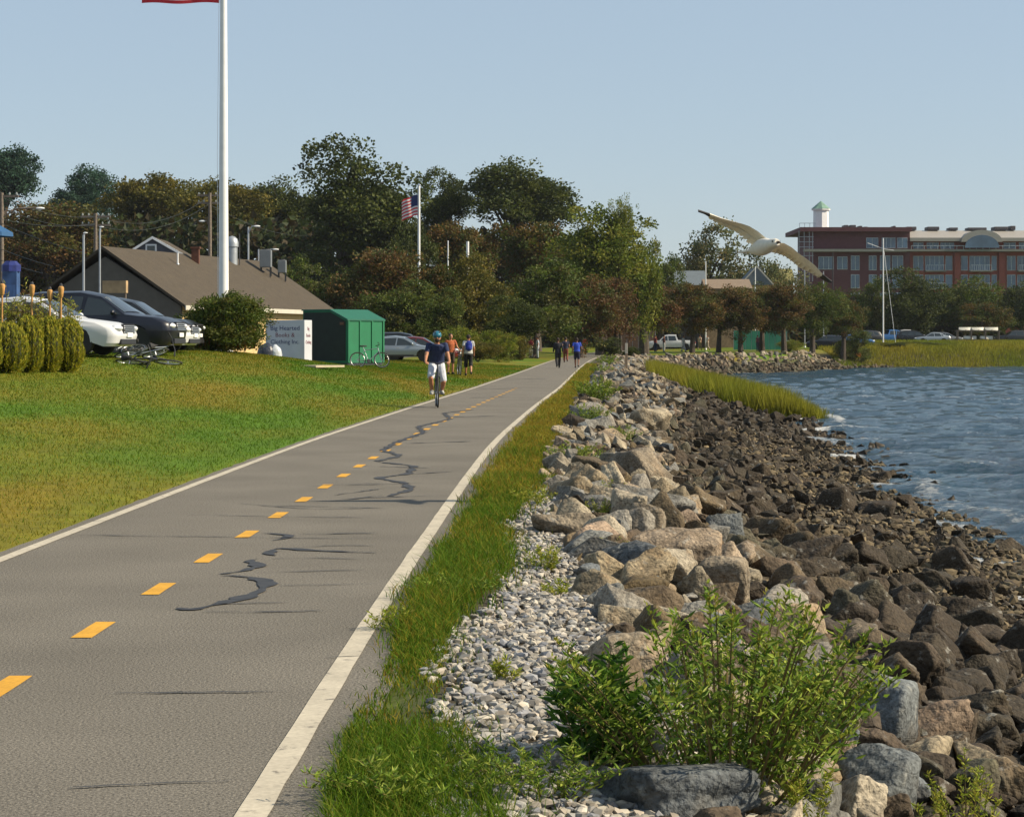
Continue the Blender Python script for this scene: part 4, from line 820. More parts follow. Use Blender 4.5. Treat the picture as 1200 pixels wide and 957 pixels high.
# ---------------------------------------------------------------- bicycles
FR_B = paint('bike_dark', '17181c', .35); FR_S = paint('bike_silver', '7d8288', .3, .4, .4)
def bicycle(loc, rz, fm, label, lie=0, steer=0, name='bicycle', scale=1., group=None, pedal=0.):
    t = thing(name, loc, label, 'bicycle', group); t.rotation_euler = (lie, 0, rz); t.rotation_mode = 'XYZ'
    if lie: t.rotation_euler = (Matrix.Rotation(rz, 3, 'Z') @ Matrix.Rotation(lie, 3, 'X')).to_euler()
    r = .34; ra = Vector((-.45, 0, r)); fa = Vector((.57, 0, r)); bb = Vector((0, 0, .29)); st = Vector((-.17, 0, .8)); ht = Vector((.42, 0, .86)); hb_ = Vector((.46, 0, .7))
    for c in (ra, fa):
        m = MB(); pts = [c+Vector((math.cos(a)*r*.95, 0, math.sin(a)*r*.95)) for a in np.linspace(0, 2*math.pi, 33)]; m.tube(pts, .02, 6, False); wl = m.build('wheel', RUBBER, t, True)
        m = MB(); pts = [c+Vector((math.cos(a)*r*.87, 0, math.sin(a)*r*.87)) for a in np.linspace(0, 2*math.pi, 29)]; m.tube(pts, .01, 5, False); m.build('rim', ALLOY, wl, True)
        m = MB()
        for k in range(16): a = k*math.pi/8; m.cone(c+Vector((math.cos(a+.4)*.02, .02*(-1)**k, math.sin(a+.4)*.02)), c+Vector((math.cos(a)*r*.87, 0, math.sin(a)*r*.87)), .0022, n=3, caps=False)
        m.cone(c+Vector((0, -.045, 0)), c+Vector((0, .045, 0)), .02, n=8); m.build('spokes', ALLOY, wl)
    m = MB(); m.cone(bb, st, .016); m.cone(st+Vector((0, 0, -.04)), ht+Vector((0, 0, -.03)), .016); m.cone(bb, hb_, .019); m.cone(hb_+Vector((.005, 0, -.03)), ht, .021)
    for s in (-1, 1): m.cone(bb+Vector((0, s*.02, 0)), ra+Vector((0, s*.05, 0)), .009, n=6); m.cone(st+Vector((0, s*.01, -.06)), ra+Vector((0, s*.05, 0)), .008, n=6)
    m.cone(st, st+Vector((-.03, 0, .12)), .013); m.build('frame', fm, t, True)
    m = MB()
    for s in (-1, 1): m.tube([hb_+Vector((0, s*.045, -.01)), hb_+Vector((.02, s*.052, -.1)), fa+Vector((0, s*.052, 0))], [.014, .013, .009], 6)
    m.cone(hb_+Vector((0, -.05, -.01)), hb_+Vector((0, .05, -.01)), .014, n=6); m.build('fork', fm, t, True)
    m = MB(); m.cone(ht, ht+Vector((.0, 0, .1)), .014); m.cone(ht+Vector((0, 0, .1)), ht+Vector((.06, 0, .13)), .014); c = ht+Vector((.06, 0, .13)); m.tube([c+Vector((-.1, -.29, .03)), c+Vector((-.02, -.14, .03)), c, c+Vector((-.02, .14, .03)), c+Vector((-.1, .29, .03))], .012, 6); hbar = m.build('handlebar', DARKM, t, True)
    for s in (-1, 1): m = MB(); m.cone(c+Vector((-.06, s*.2, .03)), c+Vector((-.1, s*.3, .03)), .017, n=8); m.build('grip', RUBBER, hbar, True)
    m = MB(); s0 = st+Vector((-.03, 0, .13)); m.rings([[s0+Vector((x, y*wd_, z)) for y, z in ((-1, 0), (-.6, .03), (0, .04), (.6, .03), (1, 0), (.5, -.02), (-.5, -.02))] for x, wd_ in ((-.13, .05), (-.1, .085), (0, .06), (.1, .025), (.15, .012))]); m.build('saddle', RUBBER, t, True)
    m = MB(); m.lathe([(.001, -.004), (.085, -.004), (.085, .004), (.001, .004)], bb+Vector((0, -.045, 0)), 16, 'y'); ca = pedal
    for s in (-1, 1): e = bb+Vector((math.cos(ca)*.17*s, s*.07, math.sin(ca)*.17*s)); m.cone(bb+Vector((0, s*.06, 0)), e, .011, n=6)
    ck = m.build('crank', DARKM, t, True)
    for s in (-1, 1): e = bb+Vector((math.cos(ca)*.17*s, s*.12, math.sin(ca)*.17*s)); MB().box(e, (.09, .09, .022)).build('pedal', PLAST, ck, bevel=.004)
    return t
def gnd(x, Y, dz=0.): X = (x-600)*Y/F; return Vector((X, Y, Hs(X, Y)+dz))
p = hit(180, 430); bicycle(p+Vector((0, 0, .06)), R(-20), FR_B, 'black bicycle lying on the lawn in front of the navy car', lie=R(80), group='bicycles on the lawn')
p = hit(130, 418); bicycle(p+Vector((0, .0, .06)), R(165), FR_S, 'silver bicycle lying on the lawn beside the white sedan', lie=R(68), group='bicycles on the lawn')
p = hit(152, 424); bicycle(p+Vector((0, 0, .1)), R(60), FR_S, 'silver bicycle tangled between the two lying bicycles', lie=R(72), group='bicycles on the lawn')
p = gnd(432, 93); bicycle(p, R(12), FR_S, 'grey bicycle leaning at the corner of the green shed', lie=R(-14), group='bicycles on the lawn')
# ---------------------------------------------------------------- people
SKIN = mat('skin', hexc('a87454'), .6, var=.08, scale=8); SKIN_D = mat('skin_dark', hexc('6a4430'), .6, var=.08, scale=8)
def cloth(n, h): return mat('cloth_'+n, hexc(h), .85, var=.15, scale=14, bump=.3, bscale=25)
def remesh(mb, vox, sm=4):
    me = bpy.data.meshes.new('tmp'); me.from_pydata(mb.v, [], mb.f); bm = bmesh.new(); bm.from_mesh(me); bmesh.ops.recalc_face_normals(bm, faces=bm.faces); bm.to_mesh(me); bm.free()
    o = bpy.data.objects.new('tmp', me); COL.objects.link(o); md = o.modifiers.new('r', 'REMESH'); md.mode = 'VOXEL'; md.voxel_size = vox; s_ = o.modifiers.new('s', 'SMOOTH'); s_.iterations = sm; s_.factor = .5
    dg = bpy.context.evaluated_depsgraph_get(); out = bpy.data.meshes.new_from_object(o.evaluated_get(dg)); bpy.data.objects.remove(o); bpy.data.meshes.remove(me); out.shade_smooth(); return out
def capsule(m, a, b, r0, r1, n=10):
    a = Vector(a); b = Vector(b); d = (b-a); L_ = max(d.length, 1e-4); d = d/L_
    m.tube([a-d*r0*.9, a-d*r0*.6, a, b, b+d*r1*.6, b+d*r1*.9], [r0*.35, r0*.8, r0, r1, r1*.8, r1*.35], n)
def ell_loft(m, secs, fwd=Vector((0, 1, 0)), n=14):    # secs: centre, half width, half depth
    m.rings([[Vector(c)+Vector((math.cos(k*2*math.pi/n)*a, 0, 0))+fwd*(math.sin(k*2*math.pi/n)*b) for k in range(n)] for c, a, b in secs])
def person(loc, rz, label, pose, top, bottom, shoes='202020', hair='2a1c14', skin=SKIN, vox=.016, long_legs=False, sleeves=.55, backpack=None, helmet=None, h=1.74, group='people on the path', shorts_to=1.0, phase=1, long_sleeve=False):
    t = thing('person', loc, label, 'person', group, rz); k = h/1.74; t.scale = (k, k, k)
    V3 = Vector; J = dict(pel=V3((0, 0, .95)), waist=V3((0, .01, 1.08)), chest=V3((0, .0, 1.28)), neck=V3((0, 0, 1.47)), head=V3((0, .025, 1.61)))
    for s, q in ((-1, 'L'), (1, 'R')):
        J[q+'sh'] = V3((s*.18, 0, 1.41)); J[q+'el'] = V3((s*.235, -.02, 1.13)); J[q+'wr'] = V3((s*.25, .05, .9)); J[q+'hip'] = V3((s*.09, 0, .92)); J[q+'kn'] = V3((s*.1, .02, .5)); J[q+'an'] = V3((s*.1, -.02, .09)); J[q+'hd'] = V3((0, .1, -1)).normalized()
        f = s*phase
        if pose == 'walk':
            J[q+'kn'] = V3((s*.095, .13 if f > 0 else .02, .51)); J[q+'an'] = V3((s*.09, .25 if f > 0 else -.27, .1 if f > 0 else .16)); J[q+'el'] = V3((s*.24, -.12 if f > 0 else .02, 1.15)); J[q+'wr'] = V3((s*.25, -.1 if f > 0 else .2, .93))
        if pose == 'cycle':
            J[q+'kn'] = V3((s*.15, .2+.13*f, .62+.04*f)); J[q+'an'] = V3((s*.12, -.02+.17*f, .37)); J[q+'el'] = V3((s*.25, .18, 1.15)); J[q+'wr'] = V3((s*.27, .38, 1.03)); J[q+'hd'] = V3((-s*.25, .7, -.25)).normalized()
        if pose == 'push' and s < 0:
            J[q+'el'] = V3((s*.27, .1, 1.14)); J[q+'wr'] = V3((s*.3, .34, 1.02)); J[q+'hd'] = V3((0, .9, -.2)).normalized()
    if pose == 'cycle':
        J['pel'] = V3((0, -.16, .98)); J['waist'] = V3((0, -.12, 1.1)); J['chest'] = V3((0, -.02, 1.27)); J['neck'] = V3((0, .08, 1.45)); J['head'] = V3((0, .13, 1.58))
        for s, q in ((-1, 'L'), (1, 'R')): J[q+'sh'] = V3((s*.19, .03, 1.4)); J[q+'hip'] = V3((s*.09, -.14, .95))
    hd = J['head']
    m = MB()
    ell_loft(m, [(J['pel']+V3((0, 0, -.08)), .12, .09), (J['pel'], .165, .12), (J['waist'], .145, .105), (J['chest'], .165, .115), (J['neck']+V3((0, -.01, -.07)), .15, .085), (J['neck']+V3((0, 0, -.02)), .07, .06)])
    capsule(m, J['neck']+V3((0, 0, -.05)), hd+V3((0, -.01, -.05)), .055, .052)
    m.sphere(hd, (.078, .098, .118), 14, 10); m.sphere(hd+V3((0, .04, -.06)), (.055, .055, .06), 10, 8); m.sphere(hd+V3((0, .102, -.018)), (.014, .02, .026), 8, 6)
    for s, q in ((-1, 'L'), (1, 'R')):
        m.sphere(hd+V3((s*.08, -.005, -.01)), (.012, .022, .032), 8, 6)
        capsule(m, J[q+'sh'], J[q+'el'], .056, .042); capsule(m, J[q+'el'], J[q+'wr'], .041, .027); capsule(m, J['chest']+V3((s*.1, 0, .1)), J[q+'sh'], .07, .06)
        wr, d = J[q+'wr'], J[q+'hd']; sd = V3((0, 1, 0)) if abs(d.z) > .7 else V3((-s, 0, 0)); sd = (sd-d*sd.dot(d)).normalized(); nn = d.cross(sd); pm = wr+d*.075
        capsule(m, wr, pm+sd*.02, .024, .02); capsule(m, wr, pm-sd*.02, .024, .02)
        for j, (o_, l_) in enumerate(((.033, .068), (.011, .078), (-.011, .072), (-.033, .058))):
            b = pm+sd*o_; c = b+d*l_*.55+nn*.008*s; e = c+(d*.6+nn*s*(-.8 if pose == 'cycle' else -.3)).normalized()*l_*.5; capsule(m, b, c, .0095, .009, 6); capsule(m, c, e, .009, .0075, 6)
        b = wr+d*.03+sd*.03; c = b+(d*.6+sd*.7).normalized()*.045; capsule(m, b, c, .012, .011, 6); capsule(m, c, c+d*.035, .011, .009, 6)
        capsule(m, J[q+'hip'], J[q+'kn'], .085, .058); capsule(m, J[q+'kn'], J[q+'kn'].lerp(J[q+'an'], .4), .055, .056); capsule(m, J[q+'kn'].lerp(J[q+'an'], .35), J[q+'an'], .056, .036); capsule(m, J[q+'an']+V3((0, -.02, -.03)), J[q+'an']+V3((s*.015, .14, -.055)), .04, .03)
    me = remesh(m, vox); me.materials.append(skin); new_obj('body', me, t)
    m = MB()                                      # shirt
    ell_loft(m, [(J['pel']+V3((0, 0, -.02)), .187, .14), (J['pel']+V3((0, 0, .05)), .18, .135), (J['waist'], .172, .13), (J['chest'], .19, .14), (J['neck']+V3((0, -.01, -.06)), .17, .1), (J['neck']+V3((0, 0, -.025)), .085, .075)])
    for s, q in ((-1, 'L'), (1, 'R')):
        capsule(m, J['chest']+V3((s*.1, 0, .1)), J[q+'sh'], .078, .068); capsule(m, J[q+'sh'], J[q+'sh'].lerp(J[q+'el'], 1 if long_sleeve else sleeves), .067, .058)
        if long_sleeve: capsule(m, J[q+'el'], J[q+'el'].lerp(J[q+'wr'], .92), .06, .045)
    me = remesh(m, vox); me.materials.append(cloth(top, top)); new_obj('shirt', me, t)
    m = MB()                                      # shorts or trousers
    ell_loft(m, [(J['pel']+V3((0, 0, -.1)), .17, .13), (J['pel']+V3((0, 0, -.03)), .183, .137), (J['pel']+V3((0, 0, .05)), .172, .128)])
    for s, q in ((-1, 'L'), (1, 'R')):
        kn = J[q+'kn']; capsule(m, J[q+'hip'], J[q+'hip'].lerp(kn, min(.9, shorts_to)), .102, .082)
        if shorts_to > 1: capsule(m, kn+V3((0, 0, .05)), kn.lerp(J[q+'an'], .2), .09, .088)
        if long_legs: capsule(m, kn, J[q+'an']+V3((0, 0, .04)), .085, .066)
    me = remesh(m, vox); me.materials.append(cloth(bottom, bottom)); new_obj('trousers' if long_legs else 'shorts', me, t)
    for s, q in ((-1, 'L'), (1, 'R')):
        m = MB(); a = J[q+'an']; capsule(m, a+V3((0, -.04, -.045)), a+V3((s*.015, .15, -.05)), .048, .04); capsule(m, a+V3((0, -.03, -.02)), a+V3((0, .05, -.02)), .048, .042); me = remesh(m, vox); me.materials.append(cloth(shoes, shoes)); new_obj('shoe', me, t)
    if helmet:
        m = MB(); m.sphere(hd+V3((0, -.005, .045)), (.1, .135, .1), 16, 10); me = remesh(m, vox); me.materials.append(paint('helmet', helmet, .35)); hm = new_obj('helmet', me, t)
        for j in (-1, 0, 1): m = MB(); m.tube([hd+V3((j*.045, .1, .095)), hd+V3((j*.05, .0, .152-.012*abs(j))), hd+V3((j*.045, -.1, .1))], .012, 6); m.build('vent', PLAST, hm, True)
        m = MB(); m.tube([hd+V3((-.085, 0, .0)), hd+V3((0, .02, -.13)), hd+V3((.085, 0, .0))], .006, 5); m.build('chin_strap', PLAST, hm)
        m = MB(); m.sphere(hd+V3((0, .065, -.07)), (.058, .05, .05), 12, 8); m.build('beard', mat('hair_'+hair, hexc(hair), .8), t, True)
        m = MB(); m.box(hd+V3((0, .095, .018)), (.13, .03, .035)); m.build('sunglasses', PLAST, t, bevel=.008)
    else:
        m = MB(); m.sphere(hd+V3((0, -.018, .03)), (.088, .1, .105), 14, 10); me = remesh(m, vox, 2); me.materials.append(mat('hair_'+hair, hexc(hair), .8)); new_obj('hair', me, t)
        for s in (-1, 1): m = MB(); m.sphere(hd+V3((s*.03, .088, .01)), (.012, .01, .008), 8, 6); m.build('eye', PLAST, t)
    if backpack:
        m = MB(); c = J['chest']+V3((0, -.2, -.02)); m.sphere(c, (.155, .1, .23), 14, 10); m.sphere(c+V3((0, -.06, -.08)), (.11, .07, .12), 12, 8); me = remesh(m, vox); me.materials.append(cloth(backpack, backpack)); bp_ = new_obj('backpack', me, t)
        for s in (-1, 1): m = MB(); m.tube([c+V3((s*.1, .08, .2)), J['chest']+V3((s*.11, .0, .2)), J['chest']+V3((s*.11, .155, .05)), c+V3((s*.13, .1, -.15))], .018, 6); m.build('strap', cloth(backpack, backpack), bp_, True)
    return t
def gp(x, Y): X = (x-600)*Y/F; z = float(H(np.array([X]), np.array([Y]), False)[0]); return Vector((X, Y, z+.003))
cp = gp(512, 50.3); cr = R(180+4)
person(cp, cr, 'bearded cyclist in navy shirt and white shorts riding towards the camera', 'cycle', '1d2a4e', 'b8bcc4', 'a5a5a0', helmet='1e6a80', vox=.009, hair='241812', phase=1)
bicycle(cp, cr+R(90), FR_B, 'dark bicycle ridden by the bearded cyclist', group=None)
bp0 = gp(549, 93); person(bp0, R(6), 'person in white shirt, black shorts and blue backpack walking away on the lawn', 'walk', 'b4b4b2', '141416', '1a1a1a', backpack='1d2f86', shorts_to=1.1, vox=.013, phase=-1)
q0 = gp(528, 94); person(q0, R(-160), 'person in a rust shirt half hidden behind the cyclist', 'push', 'a0542c', '3a2c22', '1c1c1c', vox=.014)
bicycle(gp(538, 93.4), R(97-180), FR_B, 'black bicycle held upright beside the backpack walker', group='bicycles on the lawn')
person(gp(654, 126), R(5), 'walker in black top and trousers on the far path, leftmost of three', 'walk', '17181f', '1a1a20', '141414', long_legs=True, vox=.02, skin=SKIN_D, long_sleeve=True)
person(gp(663, 152), R(0), 'walker in dark top and rust trousers between the black and blue walkers', 'walk', '1c2038', '6a3420', '241410', long_legs=True, vox=.022, phase=-1)
person(gp(676, 126), R(-4), 'walker in bright blue shirt and dark shorts on the far path', 'walk', '2a48b0', '1c2036', '141414', vox=.02, skin=SKIN_D, phase=-1)
person(gp(685, 205), R(0), 'distant walker in long orange red clothes beyond the blue walker', 'walk', 'b03c22', 'b84c28', '301810', long_legs=True, vox=.024, long_sleeve=True)
for x, Y, tp, bt_, lb in [(614, 172, 'b0aca4', 'a89c84', 'standing person in pale clothes, left of the group under the tree'), (622, 174, '7a1f2a', 'b4ac98', 'standing person in dark red shirt in the group under the tree'), (630, 172, 'a8b0bc', '9aa0a8', 'standing person in pale grey, right of the group under the tree')]:
    person(gp(x, Y), R(random.uniform(0, 360)), lb, 'stand', tp, bt_, long_legs=True, vox=.03, group='people under the trees')
for x, Y, tp, bt_, lb, po in [(768, 232, '7a2a2a', '24304a', 'far person in red shirt left on the lawn by the street trees', 'stand'), (778, 232, '5a3a3a', 'b0b0ae', 'far person in brown shirt beside the red shirted one', 'stand'), (801, 228, 'c4c4c4', 'b8b8b8', 'far person all in white on the lawn above the rocky bank', 'walk'),
                              (820, 244, 'b09880', '8a7458', 'far walker in beige behind the second street tree', 'walk'), (829, 244, 'c0b4a4', '9a8a78', 'far walker in cream right of the beige walker', 'walk'), (888, 240, '5a2a36', '302838', 'far person in maroon by the fifth street tree', 'stand')]:
    person(gp(x, Y), R(random.uniform(0, 360)), lb, po, tp, bt_, long_legs=True, vox=.03, group='people under the trees')
# ---------------------------------------------------------------- gull in flight
FEATH = mat('white_feather', hexc('d9d4c8'), .7, var=.06, scale=30); WINGM = mat('wing_feather', hexc('e2d8c4'), .7, var=.12, scale=40); TIPM = mat('black_feather', (.03, .028, .026), .7); BILL = mat('bill', hexc('4a3420'), .5)
gb = P(898, 290, 20); t = thing('gull', gb, 'white gull with spread wings banking in flight over the shore', 'bird')
def wing(st, nm, mtl, parent=t):
    rr_s = []
    for (xl, yl), (xt, yt), ch in st:
        xt, yt = xl+(xt-xl)*.8, yl+(yt-yl)*.8; a = P(xl, yl, 20.); b = P(xt, yt, 20.)+Vector((0, ch, 0)); up = Vector((0, 0, 1)); d = b-a; n_ = d.cross(Vector((1, 0, 0))).normalized()
        if n_.z < 0: n_ = -n_
        rr_s.append([a, a.lerp(b, .2)+n_*.014, a.lerp(b, .55)+n_*.011, b, a.lerp(b, .55)-n_*.002, a.lerp(b, .2)-n_*.012])
    m = MB(); m.rings(rr_s); return m.build(nm, mtl, parent, True, world=True)
def sub(o): o.data.transform(Matrix.Translation(-gb)) if False else None
Ls = [((899, 280), (886, 293), .24), ((888, 271), (877, 282), .24), ((878, 265), (869, 274), .23), ((869, 262), (861, 268), .2), ((857, 259), (853, 265), .17), ((846, 256), (843, 261), .14), ((832, 251), (833, 255), .1)]
Lt = [((832, 251), (833, 255), .1), ((825, 249), (828, 252), .06), ((818, 247), (819, 248), .02)]
Rs = [((909, 284), (902, 296), .24), ((919, 285), (912, 298), .24), ((928, 290), (922, 301), .23), ((936, 297), (930, 307), .2), ((945, 303), (938, 315), .17), ((955, 311), (951, 321), .14), ((964, 321), (961, 326), .1)]
Rt = [((964, 321), (961, 326), .1), ((970, 326), (968, 330), .06), ((975, 330), (973, 332), .02)]
wl = wing(Ls, 'wing', WINGM); wr_ = wing(Rs, 'wing', WINGM); 
o = wing(Lt, 'wing_tip', TIPM, t); o.parent = wl; o = wing(Rt, 'wing_tip', TIPM, t); o.parent = wr_
for st, par, sx in ((Ls, wl, -1), (Rs, wr_, 1)):            # flight feathers along the trailing edge
    for k in range(11):
        f = .8+k*.5; i = min(int(f), len(st)-2); u = f-i
        if f > len(st)-1.05: break
        (xa, ya), (xb, yb), ca_ = st[i]; (xc, yc), (xd, yd), cb_ = st[i+1]; L_ = P(xa+(xc-xa)*u, ya+(yc-ya)*u, 20.); ch = ca_+(cb_-ca_)*u; T_ = P(xa+(xb-xa)*.8+((xc+(xd-xc)*.8)-(xa+(xb-xa)*.8))*u, ya+(yb-ya)*.8+((yc+(yd-yc)*.8)-(ya+(yb-ya)*.8))*u, 20.)+Vector((0, ch, 0))
        d_ = (T_-L_); o1 = L_+d_*.55-Vector((0, 0, .006)); o2 = T_+d_.normalized()*.004+Vector((sx*.012, 0, 0)); wv = Vector((.021, 0, .013*sx)); MB().prism([o1-wv, o1+wv, o2+wv*.7, o2+d_.normalized()*.012, o2-wv*.7], (0, 0, -.003)).build('flight_feather', (FEATH if k % 2 else WINGM), par, world=False).data.transform(Matrix.Translation(-gb))
a = P(911, 284, 19.72); b = P(880, 294, 20.22); m = MB(); ax = (b-a); 
secs = [(0, .028), (.06, .04), (.16, .045), (.26, .05), (.4, .072), (.58, .078), (.75, .062), (.9, .04), (1, .028)]; u_ = ax.normalized(); s1 = u_.cross(Vector((0, 0, 1))).normalized(); s2 = s1.cross(u_)
m.rings([[a+ax*f+(s1*math.cos(k*math.pi/6)+s2*math.sin(k*math.pi/6))*r_ for k in range(12)] for f, r_ in secs]); m.build('body', FEATH, t, True, world=True)
m = MB(); m.rings([[b+s1*(-wq)+u_*f-s2*.008, b+s1*wq+u_*f-s2*.008, b+s1*wq+u_*f+s2*.008, b+s1*(-wq)+u_*f+s2*.008] for f, wq in ((-.06, .025), (.03, .05), (.1, .085))]); m.build('tail', FEATH, t, True, world=True)
m = MB(); m.tube([a+Vector((0, .01, 0)), a-u_*.03-Vector((0, 0, .004)), a-u_*.062-Vector((0, 0, .014))], [.014, .011, .004], 8); m.build('bill', BILL, t, True, world=True)
for s in (-1, 1): m = MB(); m.sphere(a+ax*.045+s1*s*.035+s2*.012, .008, 8, 6); m.build('eye', TIPM, t, True, world=True)
# ---------------------------------------------------------------- buildings on the left
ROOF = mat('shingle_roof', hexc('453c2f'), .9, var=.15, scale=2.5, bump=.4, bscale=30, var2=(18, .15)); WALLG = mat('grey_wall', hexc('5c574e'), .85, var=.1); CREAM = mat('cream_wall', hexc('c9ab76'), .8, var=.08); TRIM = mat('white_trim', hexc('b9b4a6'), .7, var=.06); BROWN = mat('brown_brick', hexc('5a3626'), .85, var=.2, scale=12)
e = Vector((.27, .963, 0)); q = Vector((.963, -.27, 0)); pk = Vector((-19.4, 105, 0)); Lb = 20.5; hs = 4.25; zE, zR = 3.3, 5.9; g0 = 0.4
t = thing('gabled_building', (pk.x, pk.y, g0), 'low building with brown shingle roof and dark gable end behind the cars', 'building')
def bp3(u, v, z): return pk+e*u+q*v+Vector((0, 0, z))
iv = hs-.35
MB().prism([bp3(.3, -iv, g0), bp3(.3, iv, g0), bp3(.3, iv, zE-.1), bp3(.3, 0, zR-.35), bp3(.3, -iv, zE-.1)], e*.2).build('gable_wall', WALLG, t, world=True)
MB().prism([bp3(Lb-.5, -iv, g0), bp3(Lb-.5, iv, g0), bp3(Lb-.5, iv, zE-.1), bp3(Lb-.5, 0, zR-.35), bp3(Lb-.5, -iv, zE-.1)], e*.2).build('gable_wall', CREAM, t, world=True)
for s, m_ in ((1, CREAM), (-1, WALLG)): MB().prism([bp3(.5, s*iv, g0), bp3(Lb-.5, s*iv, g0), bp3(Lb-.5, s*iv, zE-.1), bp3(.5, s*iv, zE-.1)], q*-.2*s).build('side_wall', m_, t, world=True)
for s in (1, -1):
    MB().prism([bp3(0, s*hs, zE-.2), bp3(Lb, s*hs, zE-.2), bp3(Lb, 0, zR), bp3(0, 0, zR)], Vector((0, 0, .14))).build('roof_slope', ROOF, t, world=True)
    MB().prism([bp3(-.03, s*(hs+.02), zE-.3), bp3(Lb+.03, s*(hs+.02), zE-.3), bp3(Lb+.03, s*(hs+.02), zE-.08), bp3(-.03, s*(hs+.02), zE-.08)], q*.05*s).build('fascia', TRIM, t, world=True)
for u in (7, 12, 17):
    w_ = MB().prism([bp3(u, iv+.01, 1.5), bp3(u+1.2, iv+.01, 1.5), bp3(u+1.2, iv+.01, 2.6), bp3(u, iv+.01, 2.6)], q*.04).build('window', TRIM, t, world=True)
    MB().prism([bp3(u+.1, iv+.055, 1.6), bp3(u+1.1, iv+.055, 1.6), bp3(u+1.1, iv+.055, 2.5), bp3(u+.1, iv+.055, 2.5)], q*.01).build('pane', GLASS, w_, world=True); bpy.context.view_layer.update()
    w_.children[0].data.transform(Matrix.Translation(-t.location))
def onroof(u, v): return bp3(u, v, zE-.06+(zR+.14-zE+.06)*(1-v/hs))
def roof_thing(name, u, v, label, cat='roof vent'): p = onroof(u, v); return thing(name, p, label, cat, None), p
r_, p = roof_thing('roof_chimney', 9.5, .6, 'short brown chimney on the shingle roof left of the flagpole', 'chimney'); MB().box((0, 0, .2), (.38, .38, .9)).build('shaft', BROWN, r_); MB().box((0, 0, .7), (.48, .48, .1)).build('cap', BROWN, r_)
r_, p = roof_thing('vent_pipe', 6.4, 1.0, 'thin white vent pipe on the shingle roof'); MB().tube([(0, 0, -.2), (0, 0, .55), (.05, 0, .62)], .045, 8).build('pipe', WHITE, r_, True); MB().lathe([(.09, .0), (.07, .05), (.045, .06)], (0, 0, 0)).build('flashing', GALV, r_, True)
r_, p = roof_thing('turbine_vent', 15.0, .3, 'large domed metal vent on the roof right of the flagpole'); MB().lathe([(.3, -.3), (.3, .75), (.36, .78), (.36, 1.0), (.3, 1.2), (.16, 1.33), (.02, 1.37)], (0, 0, 0), 16).build('drum', GALV, r_, True); MB().cone((.4, 0, -.2), (.4, 0, 1.5), .03).build('guy_post', DARKM, r_)
for u, v, sz, lb in [(17.6, 1.2, (.62, .6, .95), 'larger grey air unit on the roof above the green shed'), (19.0, 1.6, (.45, .45, .7), 'smaller grey air unit on legs at the roof end')]:
    r_, p = roof_thing('air_unit', u, v, lb, 'air unit'); MB().box((0, 0, .35+sz[2]/2), sz).build('case', mat('unit_grey', hexc('6f7478'), .6, var=.1), r_, bevel=.03); MB().lathe([(.01, 0), (sz[0]*.38, 0), (sz[0]*.38, .06), (.01, .06)], (0, 0, .35+sz[2])).build('fan_grille', DARKM, r_)
    for a in (-1, 1):
        for b in (-1, 1): MB().box((a*sz[0]*.42, b*sz[1]*.42, .08), (.05, .05, .6)).build('leg', DARKM, r_)
# white-trimmed gable beyond the ridge
a0 = P(179, 277, 142); t = thing('white_trimmed_house', (a0.x, 142, .4), 'small house gable with white rake boards beyond the shingle roof', 'house'); zt_ = a0.z-.4
MB().prism([(-1.8, 0, 0), (2., 0, 0), (2., 0, zt_-1.2), (0, 0, zt_-.1), (-1.8, 0, zt_-1.1)], (0, 6, 0)).build('wall', mat('blue_grey_wall', hexc('4a4c55'), .8), t)
for s, x1 in ((-1, -2.0), (1, 2.2)):
    MB().prism([(0, -.2, zt_), (x1, -.2, zt_-1.25), (x1, -.2, zt_-1.42), (0, -.2, zt_-.17)], (0, .12, 0)).build('rake_board', WHITE, t); MB().prism([(0, -.06, zt_-.04), (x1, -.06, zt_-1.29), (x1, -.06, zt_-1.39), (0, -.06, zt_-.14)], (0, 6.2, 0)).build('roof_slope', ROOF, t)
w_ = MB().box((-.1, -.03, zt_-.85), (.7, .08, .7)).build('window', WHITE, t); MB().box((-.1, -.08, zt_-.85), (.5, .03, .5)).build('pane', GLASS, w_)
# other roofs showing over the trees
SLATE = mat('slate_roof', hexc('5d666c'), .8, var=.1); 
def house(x0, x1, ye, yr, Y, wallm, roofm, label, dep=8, hip=False, ground=.8):
    a = P(x0, ye, Y); b = P(x1, ye, Y); zr = P(0, yr, Y).z; t = thing('house', ((a.x+b.x)/2, Y, ground), label, 'house', 'houses beyond the park'); w2 = (b.x-a.x)/2; ze = a.z-ground; zr -= ground; iv = w2-.25
    MB().prism([(-iv, .4, 0), (iv, .4, 0), (iv, .4, ze), (-iv, .4, ze)], (0, dep-.8, 0)).build('wall', wallm, t)
    if hip: MB().prism([(-w2, 0, ze), (w2, 0, ze), (0, 0, zr)], (0, dep, 0)).build('roof', roofm, t); MB().prism([(-w2-.1, -.08, ze-.1), (0, -.08, zr-.02), (w2+.1, -.08, ze-.1), (w2+.1, -.08, ze+.12), (0, -.08, zr+.2), (-w2-.1, -.08, ze+.12)], (0, .06, 0)).build('rake_board', TRIM, t)
    else: MB().add([(-w2, 0, ze), (w2, 0, ze), (w2, dep, ze), (-w2, dep, ze), (-w2, dep/2, zr), (w2, dep/2, zr)], [(0, 1, 5, 4), (2, 3, 4, 5), (0, 4, 3), (1, 2, 5), (0, 3, 2, 1)]).build('roof', roofm, t)
    for k in (-.5, .5):
        w_ = MB().box((k*w2, .38, ze*.62), (.9, .08, 1.2)).build('window', TRIM, t); MB().box((k*w2, .33, ze*.62), (.7, .03, 1.)).build('pane', GLASS, w_)
house(784, 829, 334, 316, 275, mat('dim_wall', hexc('6a6560'), .8), SLATE, 'house with blue grey roof above the street trees')
